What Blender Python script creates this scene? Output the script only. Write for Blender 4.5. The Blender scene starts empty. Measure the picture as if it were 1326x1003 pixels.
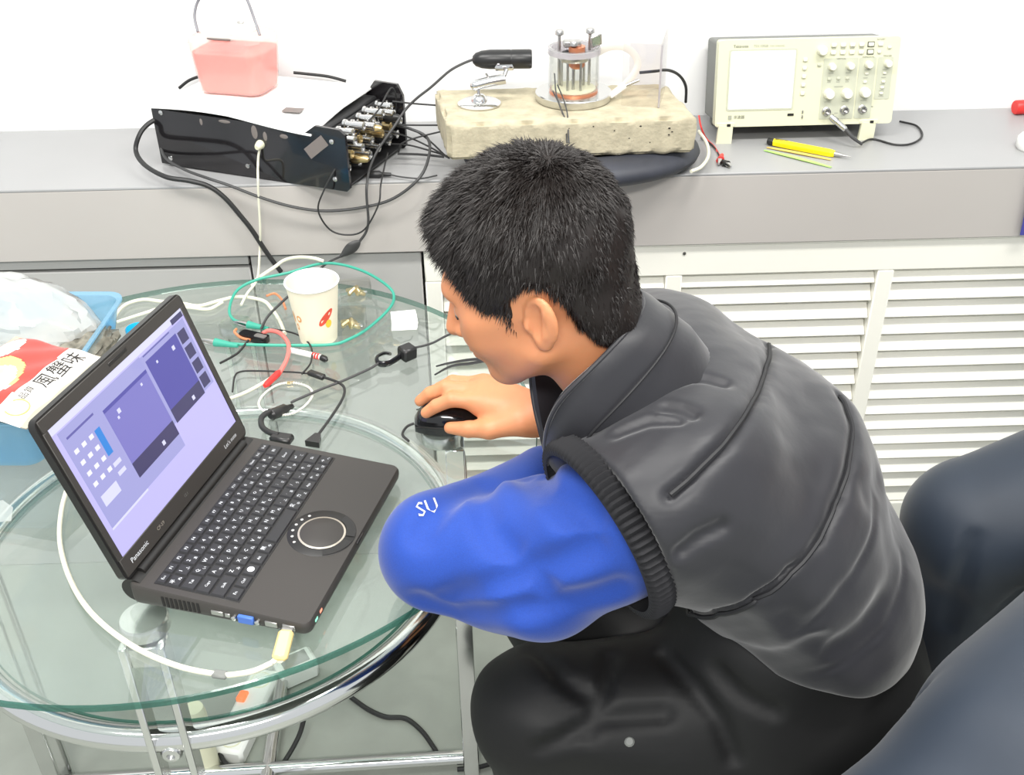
import bpy, math, random
import numpy as np
from mathutils import Vector, Matrix, Euler

scn = bpy.context.scene
col = scn.collection
rnd = random.Random(7)
R = math.radians

# ------------------------------------------------------------------ camera
cam_d = bpy.data.cameras.new('camera')
cam = bpy.data.objects.new('camera', cam_d)
col.objects.link(cam)
cam_d.sensor_fit = 'HORIZONTAL'
cam_d.sensor_width = 36.0
cam_d.lens = 37.3258
cam_d.clip_start = 0.02
cam.matrix_world = Matrix(((0.99946, 0.02767, -0.01787, 0.0),
                           (-0.03005, 0.54364, -0.83878, 0.0),
                           (-0.01349, 0.83887, 0.54417, 1.5445),
                           (0, 0, 0, 1)))
scn.camera = cam

# ------------------------------------------------------------------ world and lamps
world = bpy.data.worlds.new('world'); scn.world = world
world.use_nodes = True
bg = world.node_tree.nodes['Background']
bg.inputs[0].default_value = (0.93, 0.97, 1.0, 1)
bg.inputs[1].default_value = 0.58

def area(name, loc, target, sx, sy, power, color=(1, 1, 1)):
    l = bpy.data.lights.new(name, 'AREA'); l.shape = 'RECTANGLE'
    l.size = sx; l.size_y = sy; l.energy = power; l.color = color
    o = bpy.data.objects.new(name, l); col.objects.link(o)
    o.location = loc
    o.rotation_euler = (Vector(target) - Vector(loc)).to_track_quat('-Z', 'Y').to_euler()
    return o
# two ceiling fluorescent fittings above the frame, then an unseen front fill
area('ceiling_lamp', (-0.8, 0.75, 2.75), (-0.8, 0.76, 0), 1.2, 0.3, 27, (1.0, 0.98, 0.94))
area('ceiling_lamp.001', (0.9, 0.75, 2.75), (0.9, 0.76, 0), 1.2, 0.3, 27, (1.0, 0.98, 0.94))
area('front_fill_lamp', (0.0, -1.2, 2.75), (0.0, -1.19, 0), 1.2, 0.3, 60, (1.0, 0.98, 0.94))  # fill added behind the camera to brighten upright front faces

scn.view_settings.view_transform = 'Standard'
scn.view_settings.look = 'None'
scn.view_settings.gamma = 1.0
scn.view_settings.use_curve_mapping = False
scn.view_settings.exposure = 0.60
scn.cycles.transparent_max_bounces = 24
scn.cycles.max_bounces = 10

# ------------------------------------------------------------------ materials
MATS = {}
def nd(nt, t, **kw):
    n = nt.nodes.new(t)
    for k, v in kw.items():
        setattr(n, k, v)
    return n

def mat(name, color, rough=0.5, metal=0.0, noise=None, bump=None, spec=0.5, sheen=0.0, coat=0.0, sss=0.0, alpha=1.0, trans=0.0):
    """noise=(scale, amount[, detail]) varies the colour; bump=(scale, strength[, stretch xyz]) gives fine relief"""
    m = bpy.data.materials.new(name); m.use_nodes = True
    nt = m.node_tree; b = nt.nodes['Principled BSDF']
    b.inputs['Base Color'].default_value = (*color, 1)
    b.inputs['Roughness'].default_value = rough
    b.inputs['Metallic'].default_value = metal
    b.inputs['Specular IOR Level'].default_value = spec
    b.inputs['Sheen Weight'].default_value = sheen
    b.inputs['Coat Weight'].default_value = coat
    b.inputs['Alpha'].default_value = alpha
    b.inputs['Transmission Weight'].default_value = trans
    if sss:
        b.inputs['Subsurface Weight'].default_value = sss
        b.inputs['Subsurface Radius'].default_value = (1.0, 0.35, 0.2)
        b.inputs['Subsurface Scale'].default_value = 0.006
    tc = None
    if noise or bump:
        tc = nd(nt, 'ShaderNodeTexCoord')
    if noise:
        n = nd(nt, 'ShaderNodeTexNoise'); n.inputs['Scale'].default_value = noise[0]
        n.inputs['Detail'].default_value = noise[2] if len(noise) > 2 else 4
        nt.links.new(tc.outputs['Object'], n.inputs['Vector'])
        r = nd(nt, 'ShaderNodeValToRGB'); a = noise[1]
        r.color_ramp.elements[0].position = 0.3; r.color_ramp.elements[1].position = 0.7
        r.color_ramp.elements[0].color = (*[max(0, c * (1 - a)) for c in color], 1)
        r.color_ramp.elements[1].color = (*[min(1, c * (1 + a)) for c in color], 1)
        nt.links.new(n.outputs['Fac'], r.inputs['Fac'])
        nt.links.new(r.outputs['Color'], b.inputs['Base Color'])
    if bump:
        n2 = nd(nt, 'ShaderNodeTexNoise'); n2.inputs['Scale'].default_value = bump[0]; n2.inputs['Detail'].default_value = 3
        src = tc.outputs['Object']
        if len(bump) > 2:
            mp = nd(nt, 'ShaderNodeMapping'); mp.inputs['Scale'].default_value = bump[2]
            nt.links.new(src, mp.inputs['Vector']); src = mp.outputs['Vector']
        nt.links.new(src, n2.inputs['Vector'])
        bp = nd(nt, 'ShaderNodeBump'); bp.inputs['Strength'].default_value = bump[1]; bp.inputs['Distance'].default_value = 0.002
        nt.links.new(n2.outputs['Fac'], bp.inputs['Height'])
        nt.links.new(bp.outputs['Normal'], b.inputs['Normal'])
    MATS[name] = m
    return m

def glass(name, tint, refl=1.0, rough=0.02, ior=1.5, haze=0.0, hazecol=(1, 1, 1)):
    """clear sheet: tinted see-through with a fresnel reflection, optionally a milky share"""
    m = bpy.data.materials.new(name); m.use_nodes = True
    nt = m.node_tree; nt.nodes.remove(nt.nodes['Principled BSDF'])
    out = nt.nodes['Material Output']
    t = nd(nt, 'ShaderNodeBsdfTransparent'); t.inputs[0].default_value = (*tint, 1)
    g = nd(nt, 'ShaderNodeBsdfGlossy'); g.inputs['Roughness'].default_value = rough
    lw = nd(nt, 'ShaderNodeLayerWeight'); lw.inputs['Blend'].default_value = 0.5
    pw5 = nd(nt, 'ShaderNodeMath', operation='POWER'); pw5.inputs[1].default_value = 5.0
    nt.links.new(lw.outputs['Facing'], pw5.inputs[0])
    f0 = ((ior - 1) / (ior + 1)) ** 2
    mu = nd(nt, 'ShaderNodeMath', operation='MULTIPLY_ADD'); mu.inputs[1].default_value = (1 - f0) * refl; mu.inputs[2].default_value = f0 * refl
    nt.links.new(pw5.outputs[0], mu.inputs[0])
    src = t.outputs[0]
    if haze:
        df = nd(nt, 'ShaderNodeBsdfDiffuse'); df.inputs[0].default_value = (*hazecol, 1)
        tl = nd(nt, 'ShaderNodeBsdfTranslucent'); tl.inputs[0].default_value = (*hazecol, 1)
        ad = nd(nt, 'ShaderNodeMixShader'); ad.inputs[0].default_value = 0.5
        nt.links.new(df.outputs[0], ad.inputs[1]); nt.links.new(tl.outputs[0], ad.inputs[2])
        mx0 = nd(nt, 'ShaderNodeMixShader'); mx0.inputs[0].default_value = haze
        nt.links.new(src, mx0.inputs[1]); nt.links.new(ad.outputs[0], mx0.inputs[2]); src = mx0.outputs[0]
    mx = nd(nt, 'ShaderNodeMixShader')
    nt.links.new(mu.outputs[0], mx.inputs[0]); nt.links.new(src, mx.inputs[1]); nt.links.new(g.outputs[0], mx.inputs[2])
    nt.links.new(mx.outputs[0], out.inputs[0])
    MATS[name] = m
    return m

def glow(name, color, strength=1.0):
    m = bpy.data.materials.new(name); m.use_nodes = True
    nt = m.node_tree; b = nt.nodes['Principled BSDF']
    b.inputs['Base Color'].default_value = (0.02, 0.02, 0.02, 1)
    b.inputs['Roughness'].default_value = 0.4
    b.inputs['Emission Color'].default_value = (*color, 1)
    b.inputs['Emission Strength'].default_value = strength
    MATS[name] = m
    return m

def srgb(r, g, b):
    f = lambda c: (c / 255 / 12.92) if c / 255 <= 0.04045 else ((c / 255 + 0.055) / 1.055) ** 2.4
    return (f(r), f(g), f(b))

mat('wall_white', (0.86, 0.86, 0.85), 0.75, noise=(6, 0.015))
mat('floor_grey', srgb(150, 154, 146), 0.42, noise=(14, 0.06), bump=(60, 0.05))
mat('sill_metal', srgb(160, 160, 160), 0.38, noise=(3, 0.04), bump=(40, 0.03, (1, 8, 8)))
mat('fascia', srgb(184, 179, 174), 0.40, noise=(2.5, 0.03))
mat('panel_grey', srgb(176, 175, 172), 0.5, noise=(3, 0.03))
mat('gap_dark', (0.012, 0.011, 0.01), 0.9)
mat('cover_white', srgb(240, 238, 228), 0.45, noise=(5, 0.02))
mat('chrome', (0.72, 0.72, 0.71), 0.10, 1.0)
mat('chrome_soft', (0.66, 0.66, 0.65), 0.24, 1.0)
mat('steel', (0.55, 0.54, 0.52), 0.3, 1.0)
mat('brass', (0.72, 0.55, 0.28), 0.28, 1.0)
mat('copper', (0.75, 0.30, 0.16), 0.35, 0.8)
mat('black_plastic', (0.016, 0.016, 0.016), 0.35)
mat('black_matte', (0.014, 0.014, 0.015), 0.6)
mat('black_gloss', (0.010, 0.010, 0.011), 0.12, coat=0.3)
mat('cable_black', (0.018, 0.018, 0.018), 0.5)
mat('cable_grey', (0.05, 0.05, 0.05), 0.5)
mat('cable_white', srgb(222, 220, 200), 0.5)
mat('teal', srgb(60, 160, 138), 0.45)
mat('pink_wire', srgb(222, 120, 112), 0.5)
mat('red_plastic', srgb(226, 52, 48), 0.4)
mat('orange_wire', srgb(205, 130, 90), 0.5)
mat('white_plastic', srgb(238, 238, 234), 0.4)
mat('paper_white', srgb(246, 245, 240), 0.7)
mat('cream_plastic', srgb(226, 224, 196), 0.45)
mat('rubber', srgb(52, 54, 62), 0.55, noise=(20, 0.2), bump=(80, 0.1))
glass('table_glass', (0.962, 0.99, 0.975), refl=2.0, rough=0.01, haze=0.07, hazecol=(0.80, 0.90, 0.82))  # milky colour and raised reflection imitate the bright ceiling mirrored in the glass
glass('shelf_glass', (0.96, 0.985, 0.972), refl=1.2, rough=0.02)
glass('glass_edge', (0.16, 0.40, 0.33), refl=1.0, rough=0.1, haze=0.35, hazecol=(0.09, 0.22, 0.18))
glass('acrylic', (0.975, 0.965, 0.96), refl=1.0, rough=0.02)
glass('acrylic_edge', (0.8, 0.78, 0.8), refl=1.0, rough=0.1, haze=0.5, hazecol=(0.85, 0.83, 0.86))
glass('clear_glass', (0.96, 0.965, 0.955), refl=1.3, rough=0.01)

# ------------------------------------------------------------------ mesh helpers
def link(name, me, parent=None, loc=None, rot=None):
    o = bpy.data.objects.new(name, me); col.objects.link(o)
    if parent is not None: o.parent = parent
    if loc is not None: o.location = loc
    if rot is not None: o.rotation_euler = rot
    return o

def tag(o, label=None, cat=None, group=None, kind=None):
    if label: o['label'] = label
    if cat: o['category'] = cat
    if group: o['group'] = group
    if kind: o['kind'] = kind
    return o

def empty(name, loc, rot=(0, 0, 0), label=None, cat=None, group=None):
    o = bpy.data.objects.new(name, None); col.objects.link(o)
    o.empty_display_size = 0.02
    o.location = loc; o.rotation_euler = rot
    return tag(o, label, cat, group)

def catmull(pts, n=6, closed=False):
    P = [Vector(p) for p in pts]
    if len(P) < 3 and not closed: 
        return P
    out = []
    N = len(P)
    rng = range(N) if closed else range(N - 1)
    for i in rng:
        if closed:
            p0, p1, p2, p3 = P[(i - 1) % N], P[i], P[(i + 1) % N], P[(i + 2) % N]
        else:
            p1, p2 = P[i], P[i + 1]
            p0 = P[i - 1] if i > 0 else p1 * 2 - p2
            p3 = P[i + 2] if i + 2 < N else p2 * 2 - p1
        for k in range(n):
            t = k / n
            out.append(0.5 * ((2 * p1) + (p2 - p0) * t + (2 * p0 - 5 * p1 + 4 * p2 - p3) * t * t + (3 * p1 - p0 - 3 * p2 + p3) * t ** 3))
    if not closed: out.append(P[-1])
    return out

class MB:
    def __init__(self): self.v = []; self.f = []; self.m = []; self.mi = 0
    def slot(self, i): self.mi = i; return self
    def _add(self, vs, fs):
        b = len(self.v); self.v += [tuple(x) for x in vs]
        self.f += [tuple(i + b for i in f) for f in fs]; self.m += [self.mi] * len(fs)
        return self
    def box(self, c, s, rot=None, bev=0.0):
        """box of full size s at centre c; bev chamfers every edge"""
        hx, hy, hz = s[0] / 2, s[1] / 2, s[2] / 2
        M = rot.to_matrix() if isinstance(rot, Euler) else (Euler(rot).to_matrix() if rot is not None else None)
        b = min(bev, hx * .95, hy * .95, hz * .95)
        if b <= 0:
            vs = [Vector((x, y, z)) for x in (-hx, hx) for y in (-hy, hy) for z in (-hz, hz)]
            fs = [(0, 1, 3, 2), (4, 6, 7, 5), (0, 4, 5, 1), (2, 3, 7, 6), (0, 2, 6, 4), (1, 5, 7, 3)]
        else:
            vs = []; idx = {}
            for sx in (-1, 1):
                for sy in (-1, 1):
                    for sz in (-1, 1):
                        for a in range(3):
                            d = [b, b, b]; d[a] = 0
                            idx[(sx, sy, sz, a)] = len(vs)
                            vs.append(Vector((sx * (hx - d[0]), sy * (hy - d[1]), sz * (hz - d[2]))))
            fs = []
            for a in range(3):
                o1, o2 = [(1, 2), (2, 0), (0, 1)][a]
                for s_ in (-1, 1):
                    q = []
                    for (u, w) in ((-1, -1), (1, -1), (1, 1), (-1, 1)):
                        k = [0, 0, 0]; k[a] = s_; k[o1] = u; k[o2] = w
                        q.append(idx[(*k, a)])
                    fs.append(tuple(q if s_ > 0 else q[::-1]))
            for a in range(3):           # edges parallel to axis a
                o1, o2 = [(1, 2), (2, 0), (0, 1)][a]
                for u in (-1, 1):
                    for w in (-1, 1):
                        k0 = [0, 0, 0]; k0[a] = -1; k0[o1] = u; k0[o2] = w
                        k1 = list(k0); k1[a] = 1
                        q = [idx[(*k0, o1)], idx[(*k1, o1)], idx[(*k1, o2)], idx[(*k0, o2)]]
                        fs.append(tuple(q[::-1] if u * w > 0 else q))
            for sx in (-1, 1):
                for sy in (-1, 1):
                    for sz in (-1, 1):
                        q = [idx[(sx, sy, sz, a)] for a in range(3)]
                        fs.append(tuple(q if sx * sy * sz > 0 else q[::-1]))
        if M: vs = [M @ v for v in vs]
        c = Vector(c)
        return self._add([v + c for v in vs], fs)
    def cyl(self, a, b, r1, r2=None, n=16, caps=True):
        a, b = Vector(a), Vector(b); r2 = r1 if r2 is None else r2
        d = (b - a).normalized(); u = d.orthogonal().normalized(); w = d.cross(u)
        vs = []
        for (p, r) in ((a, r1), (b, r2)):
            for k in range(n):
                t = 2 * math.pi * k / n
                vs.append(p + (u * math.cos(t) + w * math.sin(t)) * r)
        fs = [(k, (k + 1) % n, n + (k + 1) % n, n + k) for k in range(n)]
        if caps:
            fs.append(tuple(range(n - 1, -1, -1))); fs.append(tuple(range(n, 2 * n)))
        return self._add(vs, fs)
    def lathe(self, c, prof, n=24, axis=(0, 0, 1), sx=1, sy=1):
        """prof: (radius, height) pairs along axis from c"""
        c = Vector(c); d = Vector(axis).normalized()
        if abs(d.z) > 0.999: u, w = Vector((1, 0, 0)), Vector((0, 1, 0)) * (1 if d.z > 0 else -1)
        else:
            u = d.orthogonal().normalized(); w = d.cross(u)
        vs = []; fs = []
        for (r, h) in prof:
            for k in range(n):
                t = 2 * math.pi * k / n
                vs.append(c + d * h + u * (math.cos(t) * r * sx) + w * (math.sin(t) * r * sy))
        m = len(prof)
        for i in range(m - 1):
            for k in range(n):
                k2 = (k + 1) % n
                fs.append((i * n + k, i * n + k2, (i + 1) * n + k2, (i + 1) * n + k))
        if prof[0][0] > 1e-6: fs.append(tuple(range(n - 1, -1, -1)))
        if prof[-1][0] > 1e-6: fs.append(tuple((m - 1) * n + k for k in range(n)))
        return self._add(vs, fs)
    def tube(self, pts, r, n=8, smooth=5, closed=False, flat=None):
        P = catmull(pts, smooth, closed) if smooth else [Vector(p) for p in pts]
        N = len(P); vs = []; fs = []
        u = None
        for i, p in enumerate(P):
            if closed: t = P[(i + 1) % N] - P[i - 1]
            else: t = P[min(i + 1, N - 1)] - P[max(i - 1, 0)]
            t = t.normalized() if t.length > 1e-9 else Vector((0, 0, 1))
            if u is None: u = t.orthogonal().normalized() if not flat else (Vector(flat) - t * Vector(flat).dot(t)).normalized()
            else:
                u = u - t * u.dot(t); u = u.normalized() if u.length > 1e-6 else t.orthogonal().normalized()
            w = t.cross(u)
            rr = r(i / max(1, N - 1)) if callable(r) else r
            ru, rw = (rr if isinstance(rr, tuple) else (rr, rr))
            for k in range(n):
                a = 2 * math.pi * k / n
                vs.append(p + u * (math.cos(a) * ru) + w * (math.sin(a) * rw))
        for i in range(N if closed else N - 1):
            j = (i + 1) % N
            for k in range(n):
                k2 = (k + 1) % n
                fs.append((i * n + k, i * n + k2, j * n + k2, j * n + k))
        if not closed:
            fs.append(tuple(range(n - 1, -1, -1))); fs.append(tuple((N - 1) * n + k for k in range(n)))
        return self._add(vs, fs)
    def prism(self, poly, z0, z1, M=None):
        """extrude a 2-D polygon (counter-clockwise) from z0 to z1"""
        n = len(poly)
        vs = [Vector((x, y, z0)) for x, y in poly] + [Vector((x, y, z1)) for x, y in poly]
        if M is not None: vs = [M @ v for v in vs]
        fs = [tuple(range(n - 1, -1, -1)), tuple(range(n, 2 * n))]
        fs += [(k, (k + 1) % n, n + (k + 1) % n, n + k) for k in range(n)]
        return self._add(vs, fs)
    def sphere(self, c, r, n=16, m=10, M=None):
        c = Vector(c); rx, ry, rz = r if isinstance(r, tuple) else (r, r, r)
        vs = []; fs = []
        for i in range(m + 1):
            ph = math.pi * i / m
            for k in range(n):
                t = 2 * math.pi * k / n
                v = Vector((rx * math.sin(ph) * math.cos(t), ry * math.sin(ph) * math.sin(t), -rz * math.cos(ph)))
                if M is not None: v = M @ v
                vs.append(c + v)
        for i in range(m):
            for k in range(n):
                k2 = (k + 1) % n
                fs.append((i * n + k, i * n + k2, (i + 1) * n + k2, (i + 1) * n + k))
        return self._add(vs, fs)
    def torus(self, c, R_, r, n=48, m=10, axis=(0, 0, 1), sz=1.0):
        c = Vector(c); d = Vector(axis).normalized()
        u = Vector((1, 0, 0)) if abs(d.z) > .999 else d.orthogonal().normalized(); w = d.cross(u)
        vs = []; fs = []
        for i in range(n):
            t = 2 * math.pi * i / n; e = u * math.cos(t) + w * math.sin(t)
            for k in range(m):
                a = 2 * math.pi * k / m
                vs.append(c + e * (R_ + r * math.cos(a)) + d * (r * math.sin(a) * sz))
        for i in range(n):
            for k in range(m):
                fs.append((i * m + k, ((i + 1) % n) * m + k, ((i + 1) % n) * m + (k + 1) % m, i * m + (k + 1) % m))
        return self._add(vs, fs)
    def mesh(self, name, mats, smooth=True, angle=40):
        me = bpy.data.meshes.new(name)
        me.from_pydata(self.v, [], self.f)
        if not isinstance(mats, (list, tuple)): mats = [mats]
        for m in mats: me.materials.append(MATS[m])
        if len(mats) > 1: me.polygons.foreach_set('material_index', self.m)
        if smooth:
            me.shade_smooth() if hasattr(me, 'shade_smooth') else None
            try: me.set_sharp_from_angle(angle=R(angle))
            except Exception: pass
        me.update()
        return me
    def build(self, name, mats, parent=None, smooth=True, angle=40, loc=None, rot=None):
        return link(name, self.mesh(name, mats, smooth, angle), parent, loc, rot)

def rrect(w, h, r, n=4, cx=0, cy=0):
    """rounded rectangle outline, counter-clockwise"""
    out = []
    for (sx, sy, a0) in ((1, 1, 0), (-1, 1, 90), (-1, -1, 180), (1, -1, 270)):
        for k in range(n + 1):
            a = R(a0 + 90 * k / n)
            out.append((cx + sx * (w / 2 - r) + r * math.cos(a), cy + sy * (h / 2 - r) + r * math.sin(a)))
    return out

_font_cache = {}
def text_polys(s, size, res=2, align='CENTER'):
    """flat lettering as (verts2d, faces)"""
    key = (s, res, align)
    if key not in _font_cache:
        cu = bpy.data.curves.new('lettering', 'FONT'); cu.body = s; cu.resolution_u = res
        cu.align_x = align; cu.align_y = 'CENTER'; cu.fill_mode = 'FRONT'
        o = bpy.data.objects.new('lettering', cu)
        me = o.to_mesh()
        _font_cache[key] = ([(v.co.x, v.co.y) for v in me.vertices], [tuple(p.vertices) for p in me.polygons])
        o.to_mesh_clear(); bpy.data.objects.remove(o); bpy.data.curves.remove(cu)
    v, f = _font_cache[key]
    return [(x * size, y * size) for x, y in v], f

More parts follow.
